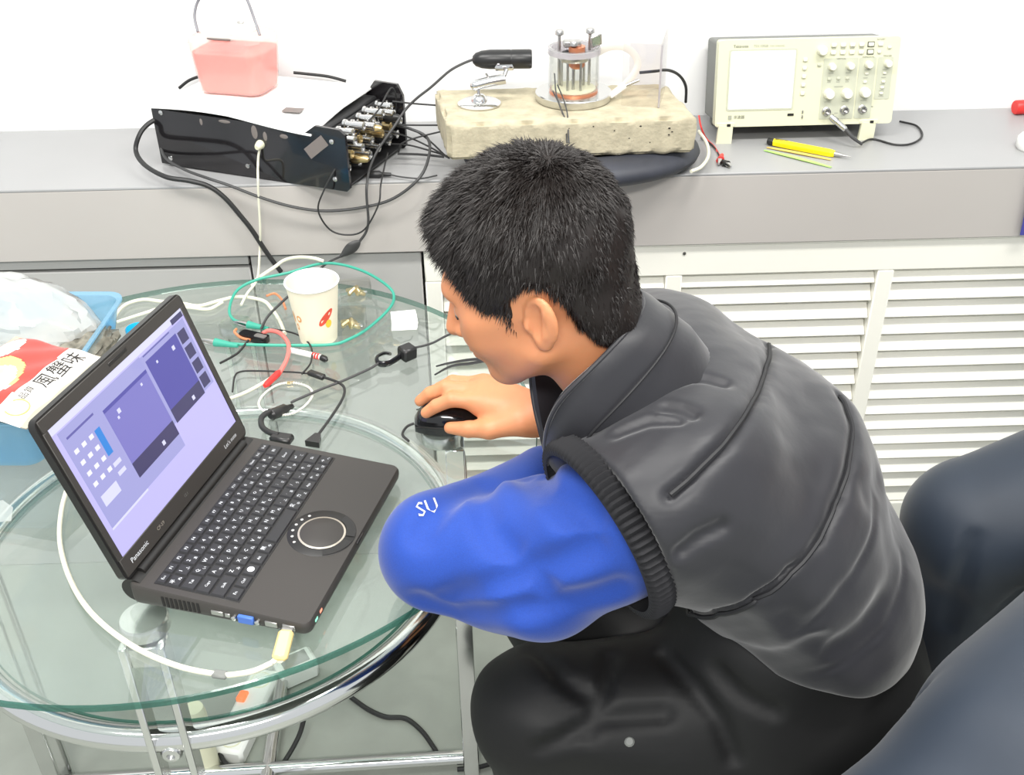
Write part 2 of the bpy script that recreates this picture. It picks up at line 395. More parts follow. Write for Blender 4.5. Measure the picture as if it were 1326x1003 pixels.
def lettering(mb, s, size, fn, res=2, align='CENTER'):
    """adds lettering to mb, fn maps (x, y) on the text plane to 3-D"""
    v, f = text_polys(s, size, res, align)
    if v: mb._add([fn(x, y) for x, y in v], f)
    return mb
CAB = {
  'mains': [(-0.5698, 1.8300, 0.9393), (-0.5890, 1.8150, 0.9310), (-0.6013, 1.8000, 0.9173), (-0.6088, 1.7900, 0.8933), (-0.5849, 1.7510, 0.8824), (-0.5412, 1.7120, 0.8759), (-0.5017, 1.7050, 0.8708), (-0.4711, 1.7050, 0.8603), (-0.4472, 1.7050, 0.8388), (-0.4250, 1.7050, 0.8042), (-0.4092, 1.7050, 0.7763), (-0.3899, 1.7050, 0.7330), (-0.3704, 1.7050, 0.6962)],
  'grey': [(-0.5760, 1.8300, 0.9214), (-0.5773, 1.8300, 0.8933), (-0.5625, 1.8000, 0.8757), (-0.5187, 1.7525, 0.8718), (-0.4688, 1.7050, 0.8741), (-0.4346, 1.7000, 0.8628), (-0.3835, 1.7000, 0.8392), (-0.3309, 1.7000, 0.8209), (-0.2765, 1.7000, 0.8124), (-0.2113, 1.7000, 0.8178), (-0.1587, 1.7000, 0.8334), (-0.1134, 1.7050, 0.8678), (-0.0982, 1.7525, 0.8905), (-0.1032, 1.8000, 0.9024), (-0.1320, 1.8200, 0.9114), (-0.1666, 1.8500, 0.9103)],
  'micro': [(-0.0179, 1.8200, 1.0304), (-0.0352, 1.8200, 1.0242), (-0.0595, 1.8200, 1.0116), (-0.0927, 1.8200, 0.9845), (-0.1177, 1.8200, 0.9662), (-0.1391, 1.8200, 0.9462), (-0.1583, 1.8000, 0.9246), (-0.1862, 1.7667, 0.8957), (-0.1999, 1.7333, 0.8754), (-0.2040, 1.7000, 0.8569), (-0.2057, 1.6950, 0.8325), (-0.2063, 1.6950, 0.7956), (-0.2121, 1.6950, 0.7740), (-0.2244, 1.6950, 0.7568)],
  'micro2': [(-0.2600, 1.6900, 0.7306), (-0.2755, 1.6900, 0.7236), (-0.2863, 1.6600, 0.7283), (-0.2994, 1.5800, 0.7429), (-0.3087, 1.5000, 0.7623), (-0.3167, 1.4945, 0.7600), (-0.3460, 1.4598, 0.7440), (-0.3578, 1.4448, 0.7280)],
  'loop': [(-0.1625, 1.8800, 0.9156), (-0.1575, 1.8667, 0.9550), (-0.1620, 1.8533, 0.9744), (-0.1695, 1.8400, 0.9705), (-0.1840, 1.8000, 0.9539), (-0.2089, 1.7633, 0.9358), (-0.2305, 1.7267, 0.9197), (-0.2497, 1.6900, 0.8962), (-0.2721, 1.6750, 0.8620), (-0.2866, 1.6750, 0.8249), (-0.2709, 1.6750, 0.7891), (-0.2417, 1.6750, 0.7783), (-0.2119, 1.6750, 0.7875), (-0.1845, 1.6750, 0.8320), (-0.1795, 1.6900, 0.8603), (-0.1753, 1.7400, 0.8750), (-0.1731, 1.7900, 0.8797)],
  'w1': [(-0.1643, 1.8600, 0.9489), (-0.1277, 1.8600, 0.9439), (-0.0732, 1.8600, 0.9384)],
  'w2': [(-0.1657, 1.8400, 0.9137), (-0.1289, 1.8400, 0.9114), (-0.0700, 1.8400, 0.9100)],
  'w3': [(-0.1628, 1.8400, 0.9150), (-0.1280, 1.8200, 0.9099), (-0.0995, 1.8000, 0.8967), (-0.0704, 1.7800, 0.8739)],
  'w4': [(-0.1698, 1.8300, 0.9046), (-0.1350, 1.8100, 0.8996), (-0.0996, 1.7900, 0.8891), (-0.0648, 1.7700, 0.8747)],
  'w5': [(-0.1733, 1.8200, 0.8856), (-0.1356, 1.8067, 0.8867), (-0.0948, 1.7933, 0.8793), (-0.0650, 1.7800, 0.8737)],
  'w6': [(-0.1550, 1.8000, 0.8769), (-0.1485, 1.8000, 0.8923), (-0.1208, 1.8000, 0.9028), (-0.0771, 1.8000, 0.9129)],
  'w7': [(-0.1557, 1.7900, 0.8779), (-0.1146, 1.7800, 0.8792), (-0.0740, 1.7700, 0.8777)],
  'jack': [(-0.1669, 1.7359, 0.8610), (-0.1463, 1.7241, 0.8610), (-0.1130, 1.7150, 0.8610), (-0.0857, 1.7272, 0.8610)],
  'white_drop': [(-0.3677, 1.7400, 0.9249), (-0.3803, 1.7375, 0.9153), (-0.3856, 1.7350, 0.9028), (-0.3885, 1.7300, 0.8856), (-0.3847, 1.7000, 0.8767), (-0.3895, 1.7000, 0.8338), (-0.3950, 1.7000, 0.7767), (-0.4026, 1.7000, 0.7328), (-0.3874, 1.5934, 0.7400), (-0.3988, 1.5571, 0.7320), (-0.4056, 1.5325, 0.7240)],
  'white_arc': [(-0.3998, 1.5999, 0.7240), (-0.3908, 1.6072, 0.7330), (-0.3649, 1.6310, 0.7420), (-0.3478, 1.6383, 0.7510), (-0.3234, 1.6302, 0.7600), (-0.2950, 1.6154, 0.7650), (-0.2773, 1.6129, 0.7600)],
  'usb': [(-0.2234, 0.7734, 0.7260), (-0.2324, 0.7602, 0.7260), (-0.2479, 0.7507, 0.7260), (-0.2628, 0.7472, 0.7260), (-0.2821, 0.7470, 0.7260), (-0.3276, 0.7602, 0.7260), (-0.3826, 0.7908, 0.7260), (-0.4364, 0.8375, 0.7260), (-0.4762, 0.8905, 0.7260), (-0.5083, 0.9526, 0.7260), (-0.5258, 1.0092, 0.7260), (-0.5343, 1.0621, 0.7260), (-0.5380, 1.1269, 0.7260), (-0.5416, 1.2063, 0.7260), (-0.5511, 1.2941, 0.7260), (-0.5755, 1.4034, 0.7260), (-0.5972, 1.4758, 0.7260), (-0.5964, 1.5341, 0.7260), (-0.5723, 1.5565, 0.7260), (-0.5404, 1.5494, 0.7260), (-0.5004, 1.5393, 0.7260), (-0.4721, 1.5299, 0.7260), (-0.4418, 1.5466, 0.7260), (-0.4125, 1.5584, 0.7260), (-0.3720, 1.5428, 0.7260), (-0.3522, 1.5129, 0.7260), (-0.3338, 1.4740, 0.7260), (-0.3190, 1.4318, 0.7260)],
  'usb2': [(-0.5927, 1.4848, 0.7250), (-0.5550, 1.5130, 0.7250), (-0.5263, 1.5321, 0.7250), (-0.4879, 1.5274, 0.7250), (-0.4553, 1.5204, 0.7250), (-0.4374, 1.5430, 0.7250)],
  'teal': [(-0.3506, 1.4503, 0.7260), (-0.3811, 1.4666, 0.7260), (-0.4066, 1.4804, 0.7260), (-0.4189, 1.5093, 0.7300), (-0.4150, 1.5600, 0.7367), (-0.3853, 1.5840, 0.7433), (-0.3336, 1.5932, 0.7500), (-0.2880, 1.6121, 0.7550), (-0.2525, 1.6235, 0.7483), (-0.2058, 1.6025, 0.7417), (-0.1661, 1.5601, 0.7350), (-0.1576, 1.5363, 0.7260), (-0.1661, 1.4951, 0.7260), (-0.1934, 1.4395, 0.7260), (-0.2181, 1.4099, 0.7260), (-0.2435, 1.3951, 0.7260), (-0.3044, 1.3960, 0.7260), (-0.3731, 1.4019, 0.7260), (-0.4059, 1.4083, 0.7260)],
  'pow': [(-0.2838, 1.1485, 0.7350), (-0.2959, 1.1543, 0.7350), (-0.3083, 1.1674, 0.7350), (-0.3134, 1.1857, 0.7350), (-0.3110, 1.1966, 0.7350), (-0.3041, 1.2056, 0.7350)],
  'pow_thin': [(-0.2814, 1.2373, 0.7270), (-0.2738, 1.2446, 0.7270), (-0.2395, 1.2727, 0.7270), (-0.2130, 1.2917, 0.7270), (-0.1768, 1.3234, 0.7270), (-0.1656, 1.3401, 0.7270)],
  'pow2': [(-0.2372, 1.1507, 0.7280), (-0.2324, 1.1611, 0.7280), (-0.2189, 1.2060, 0.7280), (-0.2101, 1.2438, 0.7280), (-0.2104, 1.2676, 0.7280), (-0.2185, 1.2822, 0.7280), (-0.2329, 1.2932, 0.7280), (-0.2448, 1.3000, 0.7280)],
  'pow2b': [(-0.2644, 1.3126, 0.7260), (-0.2841, 1.3178, 0.7260), (-0.3104, 1.3213, 0.7260), (-0.3470, 1.3253, 0.7260), (-0.3671, 1.3242, 0.7260), (-0.3737, 1.3119, 0.7260), (-0.3692, 1.2707, 0.7260)],
  'pink': [(-0.3525, 1.4284, 0.7290), (-0.3445, 1.4375, 0.7290), (-0.3266, 1.4294, 0.7290), (-0.3108, 1.4028, 0.7290), (-0.3051, 1.3796, 0.7290), (-0.3040, 1.3484, 0.7290), (-0.3087, 1.3122, 0.7290)],
  'white_tail': [(-0.3081, 1.3217, 0.7270), (-0.3278, 1.2914, 0.7270), (-0.3498, 1.2662, 0.7270), (-0.3668, 1.2533, 0.7270), (-0.3812, 1.2442, 0.7270)],
  'orange': [(-0.3683, 1.5586, 0.7260), (-0.3555, 1.5660, 0.7260), (-0.3407, 1.5437, 0.7260), (-0.3297, 1.5117, 0.7260)],
  'orange2': [(-0.3692, 1.4139, 0.7270), (-0.3848, 1.4218, 0.7270), (-0.3975, 1.4391, 0.7270), (-0.3969, 1.4487, 0.7270)],
  'thinblack': [(-0.3421, 1.4440, 0.7280), (-0.3209, 1.4380, 0.7280), (-0.2988, 1.4249, 0.7280), (-0.2820, 1.4053, 0.7280), (-0.2722, 1.3841, 0.7280), (-0.2679, 1.3592, 0.7280), (-0.2682, 1.3351, 0.7280), (-0.2761, 1.3100, 0.7280)],
  'hubtail': [(-0.3716, 1.4141, 0.7270), (-0.3795, 1.3801, 0.7270), (-0.3881, 1.3649, 0.7270), (-0.4020, 1.3480, 0.7270)],
  'clipcord': [(-0.1160, 1.3758, 0.7280), (-0.1012, 1.3819, 0.7280), (-0.0875, 1.3903, 0.7280), (-0.0680, 1.4102, 0.7280), (-0.0434, 1.4303, 0.7280)],
  'mousecord': [(-0.1042, 1.2135, 0.7280), (-0.1152, 1.2008, 0.7280)],
  'probe': [(0.6453, 1.8300, 0.9105), (0.6727, 1.8300, 0.8872), (0.7084, 1.8608, 0.8580), (0.7383, 1.8306, 0.8580), (0.7699, 1.8325, 0.8580), (0.8033, 1.8708, 0.8580), (0.8124, 1.9250, 0.8580), (0.7895, 1.9529, 0.8580)],
  'celllead': [(0.2609, 1.7800, 1.0136), (0.2765, 1.7800, 1.0146), (0.2911, 1.7900, 1.0126), (0.3168, 1.8175, 1.0053), (0.3412, 1.8450, 0.9873), (0.3588, 1.8725, 0.9593), (0.3662, 1.9000, 0.9223)],
  'redwire': [(0.4143, 1.7825, 0.8580), (0.4131, 1.8405, 0.8580), (0.4065, 1.8812, 0.8580), (0.3902, 1.8600, 0.8878), (0.3925, 1.9000, 0.8957)],
  'redwire2': [(0.4105, 1.7494, 0.8580), (0.4141, 1.8169, 0.8580), (0.4091, 1.8567, 0.8580), (0.3981, 1.8900, 0.8580)],
  'tube_white': [(0.3899, 1.8758, 0.8750), (0.3928, 1.8151, 0.8750), (0.3837, 1.7508, 0.8750), (0.3627, 1.7014, 0.8750), (0.3422, 1.6817, 0.8750)],
  'probes3a': [(0.1168, 1.7650, 1.0200), (0.1181, 1.7425, 0.9945), (0.1245, 1.7200, 0.9757), (0.1333, 1.6975, 0.9570), (0.1358, 1.6750, 0.9322)],
  'probes3b': [(0.1221, 1.7650, 1.0005), (0.1306, 1.7350, 0.9837), (0.1350, 1.7050, 0.9674), (0.1346, 1.6750, 0.9322)],
  'probes3c': [(0.1144, 1.7650, 0.9902), (0.1229, 1.7350, 0.9773), (0.1314, 1.7050, 0.9545), (0.1320, 1.6750, 0.9323)],
  'floor1': [(-0.2887, 1.3496, 0.0080), (-0.2653, 1.3269, 0.0080), (-0.2380, 1.3046, 0.0080), (-0.2090, 1.2894, 0.0080), (-0.1740, 1.2845, 0.0080), (-0.1451, 1.2577, 0.0080), (-0.1234, 1.2236, 0.0080), (-0.1063, 1.1906, 0.0080)],
  'floor2': [(-0.3512, 1.2821, 0.0300), (-0.3562, 1.2442, 0.0250), (-0.3691, 1.2079, 0.0200), (-0.3870, 1.1731, 0.0150), (-0.4017, 1.1543, 0.0100)],
  'floor3': [(-0.4915, 1.2163, 0.0300), (-0.4789, 1.1939, 0.0233), (-0.4531, 1.1776, 0.0167), (-0.4232, 1.1659, 0.0100)],
  'floor4': [(-0.0571, 1.3000, 0.6147), (-0.0493, 1.3120, 0.5782), (-0.0482, 1.3240, 0.5166), (-0.0547, 1.3360, 0.3786), (-0.0640, 1.3480, 0.2086), (-0.0719, 1.3600, 0.0805), (-0.0656, 1.3143, 0.0500), (-0.0520, 1.2837, 0.0400), (-0.0386, 1.2743, 0.0300), (-0.0143, 1.2594, 0.0200), (0.0267, 1.2575, 0.0100)],
  'floor5': [(-0.0794, 1.1722, 0.0080), (-0.0424, 1.1754, 0.0080), (-0.0024, 1.1864, 0.0080), (0.0508, 1.1843, 0.0080)],
  'behind1': [(-0.5716, 1.9900, 0.9414), (-0.5504, 1.9900, 0.9554), (-0.5247, 1.9900, 0.9635), (-0.4983, 1.9900, 0.9672)],
  'behind2': [(-0.3553, 1.9900, 0.9655), (-0.3271, 1.9900, 0.9620), (-0.2917, 1.9900, 0.9568), (-0.2595, 1.9900, 0.9474)],
}

# ================================================================== the setting
SZ = 0.855          # top of the window sill
TZ = 0.72           # top of the glass table
def struct(o): o['kind'] = 'structure'; return o
struct(MB().box((0.3, 0.4, -0.02), (5.0, 4.0, 0.04)).build('floor', 'floor_grey', smooth=False))
struct(MB().box((0.3, 2.075, 1.4), (5.0, 0.1, 2.8)).build('wall_back', 'wall_white', smooth=False))
# window sill: metal slab, folded front fascia
sill = struct(empty('trim_1', (0, 1.72, 0)))
sill['label'] = 'long grey metal window sill running along the white wall'
def wpart(mb, name, m, parent, **k):
    """part given in world coordinates, parented to an Empty that is only moved, not turned"""
    o = mb.build(name, m, parent, **k)
    o.location = -Vector(parent.location)
    return o
wpart(MB().box((0.3, 1.8725, 0.8525), (5.0, 0.303, 0.005), bev=0.0012), 'sill_top', 'sill_metal', sill)
wpart(MB().box((0.3, 1.7268, 0.7855), (5.0, 0.011, 0.129), bev=0.001), 'fascia', 'fascia', sill)
# plain panelling below the sill, left of the radiator grille
pan = struct(empty('trim_2', (-0.6, 1.74, 0)))
pan['label'] = 'grey panelling under the sill left of the white grille'
wpart(MB().box((-1.15, 1.757, 0.3575), (2.05, 0.02, 0.715)), 'back_panel', 'gap_dark', pan, smooth=False)
wpart(MB().box((-0.2755, 1.742, 0.3575), (0.305, 0.014, 0.715), bev=0.002), 'panel', 'panel_grey', pan)
wpart(MB().box((-1.32, 1.742, 0.346), (1.776, 0.014, 0.692), bev=0.002), 'panel', 'panel_grey', pan)
wpart(MB().box((-1.32, 1.742, 0.7075), (1.776, 0.014, 0.019), bev=0.001), 'panel', 'panel_grey', pan)

# radiator cover: rails, stiles and tilted louvre slats
rc = empty('radiator_cover', (0.3, 1.74, 0), label='cream white radiator grille with tilted louvre slats below the sill', cat='radiator cover')
X0, X1 = -0.118, 1.50
wpart(MB().box(((X0 + X1) / 2, 1.742, 0.687), (X1 - X0, 0.022, 0.064), bev=0.002), 'top_rail', 'cover_white', rc)
wpart(MB().box(((X0 + X1) / 2, 1.733, 0.7175), (X1 - X0, 0.012, 0.004), bev=0.001), 'lip', 'cover_white', rc)
wpart(MB().box(((X0 + X1) / 2, 1.742, 0.052), (X1 - X0, 0.022, 0.104), bev=0.002), 'bottom_rail', 'cover_white', rc)
wpart(MB().box(((X0 + X1) / 2, 1.80, 0.36), (X1 - X0, 0.01, 0.70)), 'backing', 'cover_white', rc, smooth=False)
stiles = [-0.103, 0.337, 0.728, 1.119, 1.485]
for x in stiles:
    wpart(MB().box((x, 1.742, 0.3795), (0.030, 0.022, 0.551), bev=0.002), 'stile', 'cover_white', rc)
wpart(MB().lathe((0.352, 1.7305, 0.700), [(0, -0.002), (0.003, -0.0015), (0.0035, 0.001)], 10, axis=(0, 1, 0)), 'screw', 'steel', rc)
for i in range(len(stiles) - 1):
    xa, xb = stiles[i] + 0.015, stiles[i + 1] - 0.015
    w = xb - xa - 0.001
    me = MB().box((0, 0, 0), (w, 0.034, 0.0035), bev=0.001).mesh('slat', 'cover_white')
    for k in range(15):
        z = 0.640 - k * 0.0372
        o = link('slat', me, rc, (Vector(((xa + xb) / 2, 1.748, z)) - Vector(rc.location)), (R(52), 0, 0))

# ================================================================== things on the sill
# ---- black electronics box with white lid
bx_ang = math.atan2(1.679 - 1.825, -0.228 + 0.577)          # front plate runs down to the right
BL = Vector((-0.577, 1.825, SZ))
ebox = empty('electronics_box', BL, (0, 0, bx_ang), 'black acrylic electronics box with white lid and brass sockets on the sill', 'box')
BLn = 0.378                       # length of the black plates; local x along the front, y towards the wall
mat('acrylic_black', (0.012, 0.011, 0.012), 0.10, coat=0.4, noise=(9, 0.5), bump=(7, 0.05))
mat('lid_white', srgb(250, 250, 248), 0.4)
mat('scuff', srgb(120, 112, 108), 0.5)
def cheek(y, peak):
    # plate outline in (x, z): a raised, chamfered right end
    pts = [(0, 0.004), (BLn - 0.006, 0.0), (BLn, 0.006), (BLn, 0.098), (BLn - 0.01, 0.106 + peak), (BLn - 0.055, 0.108 + peak), (BLn - 0.075, 0.094), (BLn - 0.19, 0.1005), (0.0, 0.103)]
    M = Matrix(((1, 0, 0, 0), (0, 0, -1, y), (0, 1, 0, 0), (0, 0, 0, 1)))
    return MB().prism(pts, -0.003, 0.003, M)
cheek(0.0, 0).build('front_plate', 'acrylic_black', ebox, angle=20)
cheek(0.215, 0.012).build('rear_plate', 'acrylic_black', ebox, angle=20)
MB().box((0.165, 0.107, 0.050), (0.326, 0.205, 0.090), bev=0.003).build('body', 'black_matte', ebox)
# lid: thin white sheet bowed slightly, overhanging the front plate
g = MB(); NX, NY = 14, 8
def lidz(x, y): return 0.1045 + 0.004 * math.sin(x * 16) * (1 - y / 0.23) - (0.010 * max(0, (x - 0.16) / 0.16)) * max(0, 1 - y / 0.10)
vs = []
for s_ in (0.0, 0.0025):
    for j in range(NY + 1):
        for i in range(NX + 1):
            x = -0.002 + 0.318 * i / NX; y = -0.006 + 0.226 * j / NY
            vs.append((x, y, lidz(x, y) + s_))
fs = []; K = (NX + 1) * (NY + 1)
for j in range(NY):
    for i in range(NX):
        a = j * (NX + 1) + i
        fs.append((a, a + NX + 1, a + NX + 2, a + 1)); fs.append((K + a, K + a + 1, K + a + NX + 2, K + a + NX + 1))
for i in range(NX):
    fs.append((i, i + 1, K + i + 1, K + i)); b_ = NY * (NX + 1) + i; fs.append((b_ + 1, b_, K + b_, K + b_ + 1))
for j in range(NY):
    a = j * (NX + 1); fs.append((a + NX + 1, a, K + a, K + a + NX + 1)); c_ = a + NX; fs.append((c_, c_ + NX + 1, K + c_ + NX + 1, K + c_))
g._add(vs, fs).build('lid', 'lid_white', ebox)
MB().box((0.245, 0.060, 0.1065), (0.034, 0.022, 0.0008), rot=(0, 0, 0.15)).build('sticker', 'scuff', ebox, smooth=False)
for (x, z) in ((0.022, 0.016), (0.352, 0.020), (0.353, 0.085), (0.020, 0.098)):
    MB().lathe((x, -0.003, z), [(0.0045, 0), (0.0042, 0.002), (0.0025, 0.0032), (0, 0.0034)], 14, axis=(0, -1, 0)).build('screw', 'chrome_soft', ebox)
MB().lathe((0.182, -0.003, 0.022), [(0.004, 0), (0.004, 0.002), (0, 0.003)], 12, axis=(0, -1, 0)).build('screw', 'steel', ebox)
# torn tape and worn spots on the front plate
MB().box((0.322, -0.0036, 0.072), (0.020, 0.0008, 0.045), rot=(0, R(52), 0)).build('tape', 'scuff', ebox, smooth=False)
for (x, z, a, b_) in ((0.205, 0.084, 0.006, 0.012), (0.225, 0.079, 0.004, 0.008), (0.262, 0.083, 0.008, 0.004), (0.148, 0.096, 0.012, 0.003), (0.10, 0.090, 0.003, 0.006)):
    MB().sphere((x, -0.0031, z), (a, 0.0006, b_), 10, 6).build('scuff', 'scuff', ebox)
# end panel with coaxial sockets between the two plates
MB().box((0.332, 0.107, 0.048), (0.006, 0.200, 0.084), bev=0.001).build('socket_panel', 'black_matte', ebox)
MB().box((0.353, 0.107, 0.006), (0.040, 0.200, 0.004), bev=0.001).build('base_strip', 'black_matte', ebox)
def socket(parent, y, z, L, m):
    x = 0.335
    s = MB().lathe((x, y, z), [(0.0, 0), (0.0085, 0), (0.0085, 0.004), (0.0062, 0.005), (0.0062, L * 0.55), (0.0074, L * 0.56), (0.0074, L), (0.0045, L + 0.001), (0.0, L - 0.003)], 14, axis=(1, 0, 0)).build('socket', m, parent)
    MB().lathe((x + L * 0.7, y, z + 0.0072), [(0.0016, 0), (0.0016, 0.003), (0, 0.0034)], 8, axis=(0, 0, 1)).build('bayonet_pin', m, s)
for j, y in enumerate((0.024, 0.048, 0.072, 0.096, 0.120, 0.144, 0.168, 0.192)):
    for k, z in enumerate((0.030, 0.056, 0.080)):
        socket(ebox, y, z + 0.004 * ((j * 7 + k * 3) % 3), 0.030 + 0.008 * ((j + k) % 3), 'brass' if (j * 2 + k) % 4 == 1 else 'chrome_soft')
# plugs pushed into some sockets
for (y, z) in ((0.045, 0.040), (0.10, 0.075), (0.135, 0.048), (0.17, 0.072)):
    MB().lathe((0.362, y, z), [(0.0, 0), (0.0085, 0), (0.009, 0.010), (0.007, 0.013), (0.0055, 0.028), (0.0025, 0.032), (0, 0.032)], 12, axis=(1, -0.1, 0.1)).build('plug', 'black_plastic' if y > 0.1 else 'brass', ebox)
MB().lathe((0.214, -0.002, 0.064), [(0.008, 0), (0.0078, 0.004), (0.006, 0.011), (0.004, 0.014), (0, 0.014)], 12, axis=(0, -1, -0.15)).build('cable_gland', 'cream_plastic', ebox)

# ---- pink jug on the box
mat('wire_grey', srgb(120, 120, 125), 0.4, 0.3)
mat('jug_liquid', srgb(255, 120, 112), 0.35, sss=0.0)
glass('jug_shell', (0.97, 0.95, 0.92), refl=1.0, rough=0.12, haze=0.30, hazecol=(0.97, 0.95, 0.90))
jug = empty('plastic_jug', (-0.437, 1.902, SZ + 0.1092), (0, 0, R(-17)), 'translucent square plastic jug of pink liquid with wire handle', 'jug')
def jug_loft(mb, levels, n=6):
    rings = []
    for (w, d_, r_, z) in levels: rings.append([(x, y, z) for x, y in rrect(w, d_, r_, n)])
    N = len(rings[0]); vs = [p for rg in rings for p in rg]; fs = [tuple(range(N - 1, -1, -1)), tuple((len(rings) - 1) * N + k for k in range(N))]
    for i in range(len(rings) - 1):
        for k in range(N): fs.append((i * N + k, i * N + (k + 1) % N, (i + 1) * N + (k + 1) % N, (i + 1) * N + k))
    return mb._add(vs, fs)
jug_loft(MB(), [(0.108, 0.078, 0.018, 0.0), (0.122, 0.092, 0.022, 0.004), (0.136, 0.102, 0.022, 0.078), (0.137, 0.103, 0.022, 0.092), (0.128, 0.094, 0.022, 0.098), (0.095, 0.070, 0.02, 0.104)]).build('shell', 'jug_shell', jug)
jug_loft(MB(), [(0.104, 0.074, 0.017, 0.002), (0.118, 0.088, 0.021, 0.006), (0.131, 0.097, 0.021, 0.072)]).build('liquid', 'jug_liquid', jug)
jug_loft(MB(), [(0.086, 0.062, 0.018, 0.1042), (0.084, 0.060, 0.018, 0.110), (0.070, 0.05, 0.018, 0.112)]).build('lid', 'white_plastic', jug)
MB().box((0.0, -0.042, 0.0975), (0.042, 0.022, 0.003), rot=(R(-20), 0, 0), bev=0.001).build('hinge_tab', 'scuff', jug)
MB().box((0.012, 0.012, 0.1135), (0.012, 0.006, 0.004), bev=0.001).build('latch', 'steel', jug)
MB().tube([(-0.060, -0.012, 0.100), (-0.068, 0.0, 0.125), (-0.060, 0.012, 0.150), (-0.030, 0.016, 0.166), (0.012, 0.016, 0.168), (0.030, 0.012, 0.155), (0.045, 0.002, 0.125), (0.058, -0.01, 0.100)], 0.0024, 8, 6).build('wire_handle', 'wire_grey', jug)

# ---- rubber ring, concrete block
mat('concrete', srgb(184, 175, 150), 0.92, noise=(45, 0.15, 10), bump=(160, 0.6))
mat('concrete_top', srgb(196, 188, 160), 0.85, noise=(18, 0.1, 8), bump=(60, 0.35))
tube_o = MB().torus((0, 0, 0.0235), 0.125, 0.046, 64, 18, sz=0.5)
# the ring bulges where the slab presses it
tube_o.v = [(x * (1.22), y * 0.86, z) for (x, y, z) in tube_o.v]
tag(tube_o.build('rubber_ring', 'rubber', loc=(0.165, 1.783, SZ + 0.0005)), 'inflated dark rubber ring squeezed under the concrete block', 'rubber ring')
np.random.seed(5)
def rough_block(sx, sy, sz, n, amp):
    """a slab as a dense box with chipped, worn edges"""
    vs = []; key = {}; fs = []
    def vid(x, y, z):
        k = (round(x, 5), round(y, 5), round(z, 5))
        if k not in key:
            key[k] = len(vs)
            ex = [min(abs(x), abs(x - sx)), min(abs(y), abs(y - sy)), min(abs(z), abs(z - sz))]
            ex.sort(); wear = 0.004 if ex[1] < 1e-6 else 0.0
            ch = amp * (math.sin(x * 61 + z * 37) * math.sin(y * 47 + 1.3) + 0.6 * math.sin(x * 143 + y * 131 + z * 97))
            cx, cy, cz = sx / 2 - x, sy / 2 - y, sz / 2 - z
            L = math.sqrt((cx / sx) ** 2 + (cy / sy) ** 2 + (cz / sz) ** 2)
            w = wear * (1.0 + 0.8 * math.sin(x * 83 + y * 70 + z * 51)) if ex[1] < 1e-6 else 0
            nx = (-1 if x < 1e-6 else 1 if x > sx - 1e-6 else 0); ny = (-1 if y < 1e-6 else 1 if y > sy - 1e-6 else 0); nz = (-1 if z < 1e-6 else 1 if z > sz - 1e-6 else 0)
            vs.append((x + nx * (ch - w), y + ny * (ch - w), z + nz * (ch * 0.6 - w)))
        return key[k]
    Nx, Ny, Nz = n
    def grid(f, A, B):
        for i in range(A):
            for j in range(B):
                q = [f(i, j), f(i + 1, j), f(i + 1, j + 1), f(i, j + 1)]
                fs.append(tuple(vid(*p) for p in q))
    X = lambda i: sx * i / Nx; Y = lambda i: sy * i / Ny; Zz = lambda i: sz * i / Nz
    grid(lambda i, j: (X(i), Y(j), sz), Nx, Ny); grid(lambda i, j: (X(i), sy - Y(j), 0), Nx, Ny)
    grid(lambda i, j: (X(i), 0, Zz(j)), Nx, Nz); grid(lambda i, j: (sx - X(i), sy, Zz(j)), Nx, Nz)
    grid(lambda i, j: (sx, Y(i), Zz(j)), Ny, Nz); grid(lambda i, j: (0, sy - Y(i), Zz(j)), Ny, Nz)
    m = MB(); m._add(vs, fs); return m
blk = empty('concrete_block', (-0.0635, 1.685, SZ + 0.047), (0, 0, R(1.2)), 'rough sand-coloured concrete block resting on a rubber ring', 'concrete block')
_rb = rough_block(0.412, 0.185, 0.063, (56, 26, 10), 0.0005)
_rb.v = [(x - 0.022 * y / 0.185, y, z) for x, y, z in _rb.v]      # the cast slab is not quite square
_rb.build('slab', 'concrete', blk, angle=70)
for (x, z, s_) in ((0.366, 0.045, 0.0022), (0.371, 0.039, 0.0016), (0.366, 0.034, 0.0018), (0.30, 0.03, 0.0014), (0.318, 0.05, 0.002), (0.24, 0.052, 0.0015), (0.20, 0.05, 0.0014), (0.275, 0.044, 0.0013), (0.335, 0.022, 0.0013)):
    MB().sphere((x, -0.0004, z), (s_, 0.0009, s_ * 0.6), 8, 5).build('pit', 'gap_dark', blk)
BT = SZ + 0.047 + 0.063   # top of the block

# ---- digital microscope on its little stand
mic = empty('digital_microscope', (-0.010, 1.782, BT + 0.001), (0, 0, 0), 'small black digital microscope on a chrome ball-joint stand', 'microscope')
MB().lathe((0, 0, 0), [(0.037, 0), (0.037, 0.002), (0.032, 0.0045), (0.014, 0.006), (0.013, 0.010), (0.011, 0.013), (0.008, 0.016), (0, 0.017)], 40).build('stand_base', 'chrome', mic)
MB().cyl((0, 0, 0.015), (-0.002, 0.002, 0.030), 0.003, n=12).build('stem', 'chrome', mic)
MB().tube([(-0.006, 0.0, 0.032), (0.016, 0.004, 0.036), (0.045, 0.006, 0.040)], 0.0085, 14, 4).build('joint_arm', 'chrome_soft', mic)
MB().sphere((-0.006, 0.0, 0.032), 0.0088, 14, 8).build('ball', 'chrome', mic)
MB().cyl((0.042, 0.006, 0.042), (0.050, 0.020, 0.056), 0.0035, n=10).build('neck', 'chrome_soft', mic)
MB().cyl((0.018, 0.004, 0.040), (0.013, 0.004, 0.050), 0.0018, n=8).build('set_screw', 'steel', mic)
ax = Vector((1, 0, -0.01))
